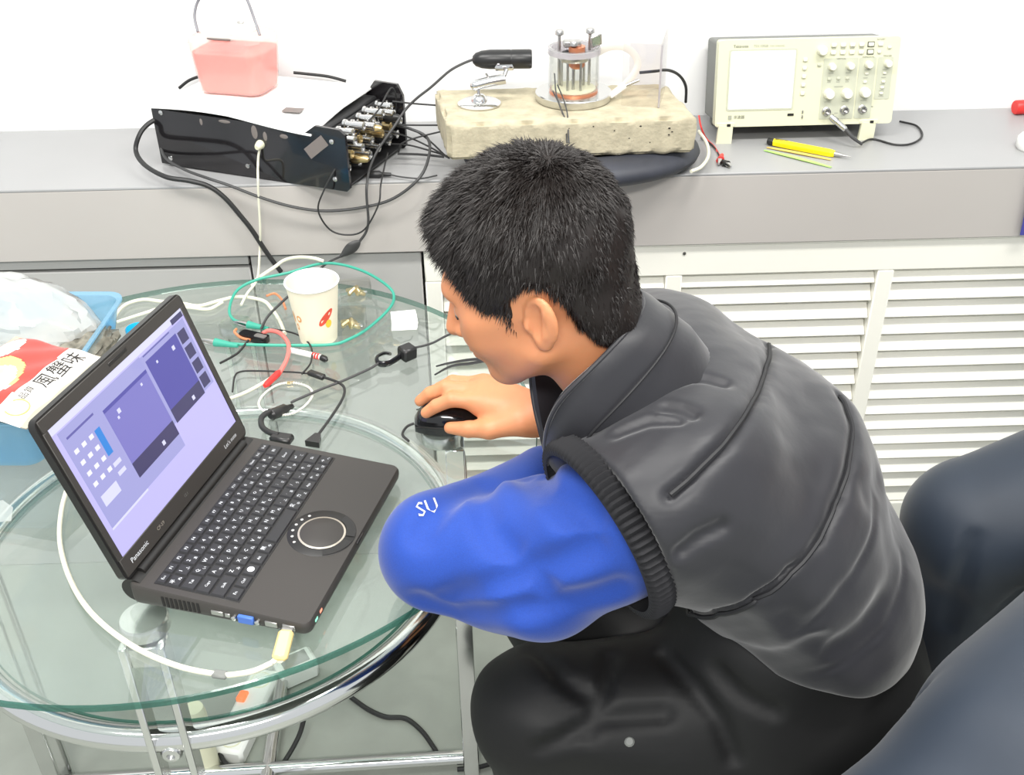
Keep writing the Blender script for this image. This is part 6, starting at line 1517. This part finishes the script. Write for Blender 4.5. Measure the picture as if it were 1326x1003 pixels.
# hair: a shell plus many short strands
hair_m, hv, hq = implicit('hair', lambda p: hair_sdf(to_head(p)) * HS, HC - 0.17, HC + 0.19, 0.0030, 'hair_black', boy, None, BO)
def strands(v, q, n, seed, parent, name='hair_strands'):
    rs = np.random.RandomState(seed)
    a, b, c, d = (v[q[:, i]] for i in range(4))
    nrm = np.cross(c - a, d - b); ar = np.linalg.norm(nrm, axis=1); nrm /= (ar[:, None] + 1e-12)
    idx = rs.choice(len(q), n, p=ar / ar.sum())
    t, u = rs.rand(n, 1), rs.rand(n, 1)
    pos = (a[idx] * (1 - t) + b[idx] * t) * (1 - u) + (d[idx] * (1 - t) + c[idx] * t) * u
    N = nrm[idx]
    ql = (pos + BO - HC) @ HR / HS; Nl = N @ HR
    keep = (poly2(ql[:, 0].astype(f32), ql[:, 2].astype(f32), HAIR_POLY) < 0.004) & ((cranium(ql.astype(f32)) > 0.002) | (ql[:, 2] < 0))
    pos, N, ql, Nl = pos[keep], N[keep], ql[keep], Nl[keep]; n = len(pos)
    crown = np.array((-0.055, 0.01, 0.135)); fl = ql - crown
    # on the forehead the hair falls forward and down
    fr = np.clip((ql[:, 0] - 0.03) / 0.06, 0, 1)[:, None]
    fl = fl + fr * np.array((0.10, 0, 0.0))
    fl -= Nl * (fl * Nl).sum(1, keepdims=True); fl /= np.linalg.norm(fl, axis=1, keepdims=True) + 1e-9
    topw = np.clip((ql[:, 2] - 0.06) / 0.08, 0, 1)[:, None]
    nape = np.clip((-ql[:, 2]) / 0.06, 0, 1)[:, None]
    side_w = 1 - topw
    clump = np.stack([np.sin(ql @ k * 190 + s) for k, s in ((np.array((1, .3, .6)), 0), (np.array((-.4, 1, .3)), 2), (np.array((.5, -.6, 1)), 4))], 1)
    dl = Nl * (0.20 + 0.55 * topw + 0.20 * fr) + fl * (1.0 - 0.15 * topw) + clump * 0.20 + rs.normal(size=(n, 3)) * 0.22
    dl /= np.linalg.norm(dl, axis=1, keepdims=True)
    D = dl @ HR.T
    L = (0.011 + 0.007 * topw + 0.004 * fr - 0.003 * nape - 0.003 * np.clip((-ql[:, 0:1] - 0.03) / 0.05, 0, 1)) * (0.65 + 0.6 * rs.rand(n, 1))
    side = np.cross(D, N); side /= np.linalg.norm(side, axis=1, keepdims=True) + 1e-9
    tw_ = rs.uniform(-1, 1, (n, 1)); side = side + N * tw_; side /= np.linalg.norm(side, axis=1, keepdims=True)
    w = 0.00035 + 0.0004 * rs.rand(n, 1)
    base = pos - N * 0.002
    grav = np.array((0, 0, -1.0)) * 0.25
    mid = base + D * L * 0.55; tip = base + D * L + grav * L
    vs = np.stack([base - side * w, base + side * w, mid - side * w * 0.8, mid + side * w * 0.8, tip], 1).reshape(-1, 3)
    o_ = np.arange(n) * 5
    tris = np.concatenate([np.stack([o_, o_ + 1, o_ + 3], 1), np.stack([o_, o_ + 3, o_ + 2], 1), np.stack([o_ + 2, o_ + 3, o_ + 4], 1)])
    me = bpy.data.meshes.new(name)
    me.vertices.add(len(vs)); me.vertices.foreach_set('co', vs.astype(f32).ravel())
    me.loops.add(tris.size); me.loops.foreach_set('vertex_index', tris.astype(np.int32).ravel())
    me.polygons.add(len(tris)); me.polygons.foreach_set('loop_start', np.arange(0, tris.size, 3, dtype=np.int32))
    me.materials.append(MATS['hair_black']); me.update(calc_edges=True); me.shade_smooth()
    o = link(name, me, parent); return o
st = strands(hv.astype(np.float64), hq, 90000, 4, hair_m); st['kind'] = 'stuff'

# brows, lashes and eyes
def hpart(pts, r_, name, m, n=8, sm=4):
    return wpart_np(MB().tube([Vector(from_head(p)) for p in pts], r_, n, sm), name, m)
def wpart_np(mb, name, m, parent=boy):
    o = mb.build(name, m, parent); o.location = -Vector(parent.location); return o
for s_ in (-1, 1):
    hpart([(0.0985, 0.014 * s_, 0.031), (0.0975, 0.028 * s_, 0.037), (0.086, 0.046 * s_, 0.034)], lambda t: (0.0035 * (1 - 0.5 * t), 0.0014), 'eyebrow', 'hair_black')
    hpart([(0.0945, 0.018 * s_, 0.0055), (0.0958, 0.030 * s_, 0.0040), (0.0890, 0.045 * s_, 0.0060)], 0.0009, 'eyelash', 'hair_black')
    e = from_head([0.0825, 0.031 * s_, 0.0085]); wpart_np(MB().sphere(tuple(float(x) for x in e), 0.0116, 14, 10), 'eyeball', 'eye_white')

# ------------------------------------------------------------------ clothes
def vest_core(p):
    k = 0.66
    q = p.copy(); q[:, 1] = (q[:, 1] - 0.965) * k
    s = [a.copy() for a in SP]
    for a in s: a[1] = (a[1] - 0.965) * k
    d = cone(q, s[0], s[1], 0.118, 0.136)
    d = smin(d, cone(q, s[1], s[2], 0.136, 0.123), 0.03); d = smin(d, cone(q, s[2], s[3], 0.123, 0.108), 0.03)
    d = smin(d, cone(p, V3(0.190, 0.835, 0.862), V3(0.205, 1.105, 0.855), 0.086, 0.086), 0.05)
    d = smin(d, cone(p, V3(0.20, 0.85, 0.868), V3(0.125, 0.822, 0.856), 0.094, 0.088), 0.04)
    d = smin(d, cone(p, V3(0.20, 1.08, 0.855), V3(0.150, 1.125, 0.845), 0.090, 0.085), 0.04)
    return d
def seam_groove(p, polys, depth, width):
    g = np.zeros(len(p), f32)
    for pl_ in polys:
        dd = polyline_dist(p, pl_); g = np.maximum(g, depth * np.exp(-(dd / width) ** 2))
    return g
ARM_AX = (EL_L - SH_L) / np.linalg.norm(EL_L - SH_L)
AH_C = V3(0.116, 0.820, 0.846)
AH_N = V3(-0.85, -0.45, -0.25); AH_N = AH_N / np.linalg.norm(AH_N)
def vest_sdf(p):
    d = vest_core(p)
    d = d + 0.0045 * wav(p, 11, 26, 5) + 0.0020 * wav(p, 12, 75, 5) + 0.0006 * wav(p, 13, 170, 4)
    d = d + seam_groove(p, SEAMS[:2], 0.006, 0.0085) + seam_groove(p, SEAMS[2:], 0.0028, 0.006) + seam_groove(p, FOLDS[:5], 0.010, 0.0075) + seam_groove(p, FOLDS[5:], 0.004, 0.018) - seam_groove(p, SEAMS[:2], 0.006, 0.040)
    # armholes
    t = (p - AH_C) @ AH_N
    hole = smax(cone(p, AH_C, AH_C + AH_N * 0.3, 0.100, 0.12), -(t + 0.004), 0.01)
    d = smax(d, -hole, 0.006)
    # hem: cut below the waist
    hem = 0.598 + 0.20 * (0.517 - p[:, 0]) + 0.56 * np.maximum(0, 0.30 - p[:, 0])
    d = smax(d, (hem - p[:, 2]) * 0.85, 0.015)
    # neck opening, a hollow for the neck
    d = smax(d, -cone(p, V3(0.02, 0.945, 0.98), V3(0.17, 0.955, 0.915), 0.068, 0.058), 0.012)
    return d
vest_o, _, _ = implicit('vest', vest_sdf, (-0.02, 0.66, 0.38), (0.66, 1.27, 1.10), 0.0034, 'vest_cloth', boy, None, BO)

def ribbed_ring(center, normal, upv, ra, rb, width, thick, ribs, name, m, parent, lift=None):
    """knitted cuff: an oval band with ribs"""
    n = Vector(normal).normalized(); u = (Vector(upv) - n * Vector(upv).dot(n)).normalized(); w = n.cross(u)
    mb = MB(); N = ribs * 4; prof = [(-0.5, 0), (-0.42, 1), (-0.1, 1.25), (0.3, 1.15), (0.5, 0.7), (0.5, 0.0)]
    vs = []; fs = []
    for i in range(N):
        t = 2 * math.pi * i / N; rib = 0.25 * math.cos(t * ribs)
        e = u * (math.cos(t) * ra) + w * (math.sin(t) * rb); en = e.normalized()
        for (x, hh) in prof:
            vs.append(Vector(center) + e + n * (x * width) + en * (thick * (hh + (rib if hh > 0.2 else 0))))
    m_ = len(prof)
    for i in range(N):
        j = (i + 1) % N
        for k in range(m_ - 1): fs.append((i * m_ + k, j * m_ + k, j * m_ + k + 1, i * m_ + k + 1))
    mb._add(vs, fs)
    o = mb.build(name, m, parent, angle=80); o.location = -Vector(parent.location) if parent.parent is None else -Vector(boy.location)
    return o
ribbed_ring(AH_C + AH_N * 0.006, AH_N, (0.108, -0.08, -0.114), 0.090, 0.080, 0.028, 0.009, 84, 'ribbed_cuff', 'rib_knit', vest_o)

def settle(pts, fn, off):
    """slide points onto an implicit surface"""
    q = np.array([tuple(v) for v in pts], f32)
    for _ in range(12):
        d0 = fn(q); g = np.stack([fn(q + e) - d0 for e in np.eye(3, dtype=f32) * 0.002], 1); g /= np.linalg.norm(g, axis=1, keepdims=True) + 1e-9
        q = q - g * np.clip(d0 - off, -0.006, 0.006)[:, None]
    return [Vector([float(c) for c in v]) for v in q]
for ln in SEAMS[:2]:
    wpart_np(MB().tube(settle(catmull(ln, 5), vest_sdf, 0.0028), 0.0026, 6, 2), 'piping', 'vest_lining', vest_o).location = -Vector(boy.location)
# collar: stand-up tube round the neck, open towards the throat
cu = Vector((0.667, 0.095, 0.738)).normalized(); cw_ = Vector((0, 1, 0)); cw_ = (cw_ - cu * cw_.dot(cu)).normalized(); cn = cw_.cross(cu); cn = cn if cn.z > 0 else -cn
def collar_mesh():
    mb = MB(); vs = []; fs = []
    cR = Vector((0.104, 0.945, 0.938)); N = 72
    prof = [(-0.085, 0.100, 0.085), (-0.05, 0.112, 0.094), (-0.015, 0.109, 0.088), (0.0, 0.105, 0.085), (0.006, 0.101, 0.081), (0.004, 0.096, 0.076), (-0.015, 0.096, 0.077), (-0.06, 0.100, 0.082)]
    for i in range(N):
        t = 2 * math.pi * i / N
        for (h, ra, rb) in prof:
            wv = 0.0025 * math.sin(5 * t + h * 60)
            lift = (0.046 * math.sin(t) ** 2 + 0.022 * max(0.0, math.cos(t)) ** 2 - 0.035 * max(0.0, -math.cos(t)) ** 2) * min(1.0, max(0.0, (h + 0.085) / 0.07))
            vs.append(cR + cn * (h + lift) + cu * (math.cos(t) * (ra + wv)) + cw_ * (math.sin(t) * (rb + wv)))
    m_ = len(prof)
    for i in range(N):
        j = (i + 1) % N
        for k in range(m_ - 1): fs.append((i * m_ + k, j * m_ + k, j * m_ + k + 1, i * m_ + k + 1))
    return mb._add(vs, fs)
wpart_np(collar_mesh(), 'collar', 'vest_cloth', vest_o).location = -Vector(boy.location)
for (hh, ra_, rb_, m_) in ((0.004, 0.1035, 0.0835, 'vest_cloth'), (-0.030, 0.1135, 0.0945, 'vest_lining')):
    pts = []
    for i in range(48):
        t = 2 * math.pi * i / 48
        lift = (0.046 * math.sin(t) ** 2 + 0.022 * max(0.0, math.cos(t)) ** 2 - 0.035 * max(0.0, -math.cos(t)) ** 2) * min(1.0, max(0.0, (hh + 0.085) / 0.07))
        pts.append(Vector((0.104, 0.945, 0.938)) + cn * (hh + lift) + cu * (math.cos(t) * ra_) + cw_ * (math.sin(t) * rb_))
    wpart_np(MB().tube(pts, 0.0026 if hh > 0 else 0.0016, 8, 2, closed=True), 'collar_seam', m_, vest_o).location = -Vector(boy.location)

def sleeve_l(p):
    a = SH_L + V3(-0.020, 0.012, -0.020)
    d = cone(p, a, EL_L + V3(0.10, -0.012, -0.012), 0.076, 0.083)
    d = smin(d, cone(p, EL_L + V3(0.10, -0.012, -0.012), EL_L + V3(0.004, 0, -0.006), 0.080, 0.062), 0.02)
    d = smin(d, cone(p, EL_L + V3(0.0, 0.0, -0.004), WR_L, 0.060, 0.042), 0.012)
    ax = (p - EL_L) @ (SH_L - EL_L) / np.linalg.norm(SH_L - EL_L)
    d = d + 0.0040 * wav(p, 21, 34, 4) + 0.0035 * np.sin(ax * 60 + 3 * wav(p, 22, 18, 3)) * np.exp(-((ax - 0.10) / 0.09) ** 2)
    d = d + seam_groove(p, SL_FOLDS, 0.013, 0.014)
    return smax(d, -(p[:, 2] - (0.7215)) + 0.2 * (np.hypot(p[:, 0] + 0.40, p[:, 1] - 1.175) > 0.458), 0.004) if False else d
def sleeve_l_cut(p):
    d = sleeve_l(p)
    # resting on the glass: flatten where the table carries it
    rr = np.hypot(p[:, 0] + 0.40, p[:, 1] - 1.175) - 0.462
    slab = np.maximum(rr, p[:, 2] - 0.7215)
    return smax(d, -slab, 0.006)
sl_o, _, _ = implicit('blue_sleeve', sleeve_l_cut, (-0.20, 0.68, 0.62), (0.32, 1.16, 1.0), 0.0036, 'blue_jersey', boy, None, BO)
# pale lettering on the forearm
tA, tB = Vector(SLEEVE_TEXT[0]), Vector(SLEEVE_TEXT[-1]); tx = (tB - tA).normalized(); tn = Vector((0.0, 0.0, 1545e-3)) - tA; tn = (tn - tx * tn.dot(tx)).normalized(); ty = tn.cross(tx)
def on_sleeve(a_, b_):
    p = (tA + tB) / 2 + tx * a_ + ty * b_ + tn * 0.03
    q = np.array([p], f32); nn = np.array(tn, f32)
    for _ in range(24): q = q - nn * np.clip(sleeve_l_cut(q) - 0.0012, -0.01, 0.01)[:, None]
    return Vector([float(v) for v in q[0]])
mb = lettering(MB(), 'SU', 0.022, on_sleeve, 1)
o = mb.build('lettering', 'silver_print', sl_o, smooth=False); o.location = -Vector(boy.location)
def sleeve_r(p):
    d = cone(p, SH_R, EL_R, 0.072, 0.060); d = smin(d, cone(p, EL_R, WR_R + V3(0.0, 0.002, 0.0), 0.058, 0.034), 0.02)
    d = d + 0.003 * wav(p, 23, 40, 4)
    return smax(d, -(p - (WR_R + V3(0.004, 0.002, 0))) @ V3(0.98, 0.06, 0.0), 0.004)
implicit('blue_sleeve', sleeve_r, (0.02, 1.0, 0.66), (0.36, 1.28, 0.98), 0.004, 'blue_jersey', boy, None, BO)

def trousers(p):
    d = cone(p, SP[3] + V3(0.0, 0.0, -0.02), SP[3] + V3(0.0, 0, -0.03), 0.13, 0.13)
    d = smin(d, cone(p, HIP_L + V3(0.02, 0, 0), HIP_R + V3(0.02, 0, 0), 0.120, 0.120), 0.04)
    for (a, b, c) in ((HIP_L, KN_L, AN_L), (HIP_R, KN_R, AN_R)):
        e = cone(p, a, b, 0.115, 0.084); e = smin(e, cone(p, b, c, 0.082, 0.068), 0.015)
        d = smin(d, e, 0.03)
    d = smin(d, cone(p, V3(0.33, 0.90, 0.60), V3(0.36, 0.90, 0.55), 0.12, 0.12), 0.05)      # lower jacket bunched in the lap
    d = d + 0.006 * wav(p, 41, 24, 5) + 0.0025 * wav(p, 42, 60, 4) + seam_groove(p, TR_FOLDS, 0.010, 0.010)
    return smax(d, -(p[:, 2] - 0.07), 0.01)
implicit('trousers', trousers, (-0.12, 0.66, 0.04), (0.62, 1.28, 0.74), 0.0055, 'trouser_black', boy, None, BO)
def shoe_sdf(p, c):
    d = cone(p, c + V3(0.03, 0, 0.0), c + V3(-0.13, 0, -0.018), 0.044, 0.038); d = smin(d, cone(p, c + V3(0.03, 0, 0.02), c + V3(0.02, 0, 0.05), 0.042, 0.04), 0.02)
    return smax(d, -(p[:, 2] - 0.004), 0.004)
for a in (AN_L, AN_R):
    c = a.copy(); c[2] = 0.045
    implicit('shoe', lambda p, c=c: shoe_sdf(p, c), c - V3(0.22, 0.08, 0.05), c + V3(0.12, 0.08, 0.12), 0.005, 'shoe', boy, None, BO)
sp_ = Vector(TROUSER_STUD[0]); wpart_np(MB().lathe(sp_ - Vector((0, -0.002, 0.002)), [(0.006, 0), (0.006, 0.003), (0.004, 0.005), (0, 0.005)], 12, axis=(0, -0.6, 0.8)), 'stud', 'scope_side', boy)
# low stool below him
mat('stool_wood', srgb(150, 110, 70), 0.5, noise=(12, 0.15))
stl = empty('low_stool', (0.43, 0.955, 0), label='low round stool under the person in the dark vest', cat='stool')
MB().lathe((0, 0, 0.325), [(0, 0), (0.12, 0), (0.135, 0.006), (0.135, 0.026), (0.125, 0.034), (0, 0.036)], 32).build('seat', 'stool_wood', stl)
for k in range(4):
    a_ = R(45 + 90 * k); MB().cyl((0.13 * math.cos(a_), 0.13 * math.sin(a_), 0.0), (0.09 * math.cos(a_), 0.09 * math.sin(a_), 0.328), 0.014, 0.017, 12).build('leg', 'stool_wood', stl)

# ------------------------------------------------------------------ second person, mostly outside the frame
P2 = np.array((1.0, 0.85, 0.0), f32)
man = empty('person', tuple(float(x) for x in P2), label='person in dark navy trousers, only bent legs showing at the right edge', cat='person')
H2L, K2L, A2L = V3(0.80, 0.81, 0.80), V3(0.365, 0.590, 0.570), V3(0.52, 0.60, 0.09)
H2R, K2R, A2R = V3(0.92, 1.02, 0.71), V3(0.626, 1.055, 0.625), V3(0.68, 1.08, 0.09)
def legs2(p):
    d = cone(p, H2L + V3(0.06, 0.05, 0), H2R, 0.130, 0.130)
    for (a, b, c) in ((H2L, K2L, A2L), (H2R, K2R, A2R)):
        e = cone(p, a, b, 0.138, 0.095); e = smin(e, cone(p, b, c, 0.088, 0.075), 0.012); d = smin(d, e, 0.03)
    d = d + 0.008 * wav(p, 51, 20, 5) + 0.0035 * wav(p, 52, 52, 4) + seam_groove(p, FOLDS2, 0.009, 0.012)
    return smax(smax(d, -(p[:, 2] - 0.07), 0.01), p[:, 2] - 0.86, 0.01)
implicit('trousers', legs2, (0.22, 0.42, 0.04), (1.15, 1.22, 0.90), 0.0060, 'navy_cloth', man, None, P2)
P2_HANDS = ((-1, (0.745, 0.775, 0.925)), (1, (0.775, 1.035, 0.822)))
def body2(p):
    d = cone(p, H2L, H2R, 0.09, 0.10)
    for (a, b, c) in ((H2L, K2L, A2L), (H2R, K2R, A2R)):
        d = smin(d, cone(p, a, b, 0.08, 0.055), 0.03); d = smin(d, cone(p, b, c, 0.05, 0.036), 0.02)
    d = smin(d, cone(p, (0.90, 0.94, 0.72), (0.93, 0.94, 1.20), 0.12, 0.12), 0.05)
    d = smin(d, cone(p, (0.93, 0.76, 1.20), (0.93, 1.12, 1.20), 0.06, 0.06), 0.05)
    d = smin(d, cone(p, (0.93, 0.94, 1.22), (0.92, 0.94, 1.36), 0.055, 0.052), 0.03)
    q = (p - H2C) @ H2R_
    near = np.linalg.norm(q, axis=1) < 0.24
    if near.any(): d[near] = smin(d[near], head_sdf(q[near]), 0.02)
    for s_, (hx, hy, hz) in P2_HANDS:
        y = 0.94 + 0.19 * s_; w = V3(hx + 0.06, hy, hz + 0.012)
        d = smin(d, cone(p, (0.93, y, 1.19), (0.98, y + 0.04 * s_, 0.95), 0.048, 0.040), 0.03); d = smin(d, cone(p, (0.98, y + 0.04 * s_, 0.95), w, 0.040, 0.027), 0.02)
        d = smin(d, cone(p, w, V3(hx, hy, hz + 0.004), 0.027, 0.025), 0.01)
        for k in range(4): d = smin(d, cone(p, (hx - 0.006, hy + 0.017 * (k - 1.5), hz + 0.004), (hx - 0.062, hy + 0.019 * (k - 1.5), hz - 0.012 - 0.006 * abs(k - 1.5)), 0.0095, 0.008), 0.008)
        d = smin(d, cone(p, (hx + 0.03, hy - 0.02 * s_, hz + 0.006), (hx - 0.015, hy - 0.045 * s_, hz - 0.004), 0.013, 0.009), 0.008)
    return d
H2C = V3(0.90, 0.94, 1.45); H2R_ = rot_zyx(R(185), R(14), 0)
implicit('body', body2, (0.25, 0.42, 0.03), (1.18, 1.25, 1.66), 0.0055, 'skin', man, None, P2)
def jacket2(p):
    q = p.copy(); q[:, 1] = (q[:, 1] - 0.94) * 0.72
    d = cone(q, (0.91, 0.0, 0.78), (0.93, 0.0, 1.18), 0.140, 0.130)
    for s_, (hx, hy, hz) in P2_HANDS:
        y = 0.94 + 0.19 * s_; w = V3(hx + 0.085, hy, hz + 0.016)
        d = smin(d, cone(p, (0.93, y, 1.18), (0.98, y + 0.04 * s_, 0.95), 0.070, 0.058), 0.04); d = smin(d, cone(p, (0.98, y + 0.04 * s_, 0.95), w, 0.056, 0.042), 0.02)
    return smax(d + 0.005 * wav(p, 61, 26, 5), -cone(p, (0.93, 0.94, 1.22), (0.92, 0.94, 1.5), 0.06, 0.07), 0.01)
implicit('jacket', jacket2, (0.70, 0.55, 0.60), (1.20, 1.30, 1.40), 0.0065, 'navy_cloth', man, None, P2)
implicit('hair', lambda p: hair_sdf((p - H2C) @ H2R_), H2C - 0.17, H2C + 0.19, 0.005, 'hair_black', man, None, P2)
for a in (A2L, A2R):
    c = a.copy(); c[2] = 0.045
    implicit('shoe', lambda p, c=c: shoe_sdf(p, c), c - V3(0.22, 0.08, 0.05), c + V3(0.12, 0.08, 0.12), 0.005, 'shoe', man, None, P2)
st2 = empty('office_stool', (0.90, 0.94, 0), label='stool under the person in dark navy trousers', cat='stool')
MB().lathe((0, 0, 0.505), [(0, 0), (0.15, 0), (0.17, 0.01), (0.17, 0.04), (0.15, 0.055), (0, 0.06)], 36).build('seat', 'black_matte', st2)
MB().cyl((0, 0, 0.06), (0, 0, 0.51), 0.025, n=16).build('column', 'chrome_soft', st2)
for k in range(5):
    a_ = R(72 * k); MB().box((0.12 * math.cos(a_), 0.12 * math.sin(a_), 0.045), (0.24, 0.035, 0.03), rot=(0, 0, a_), bev=0.005).build('foot', 'black_plastic', st2)
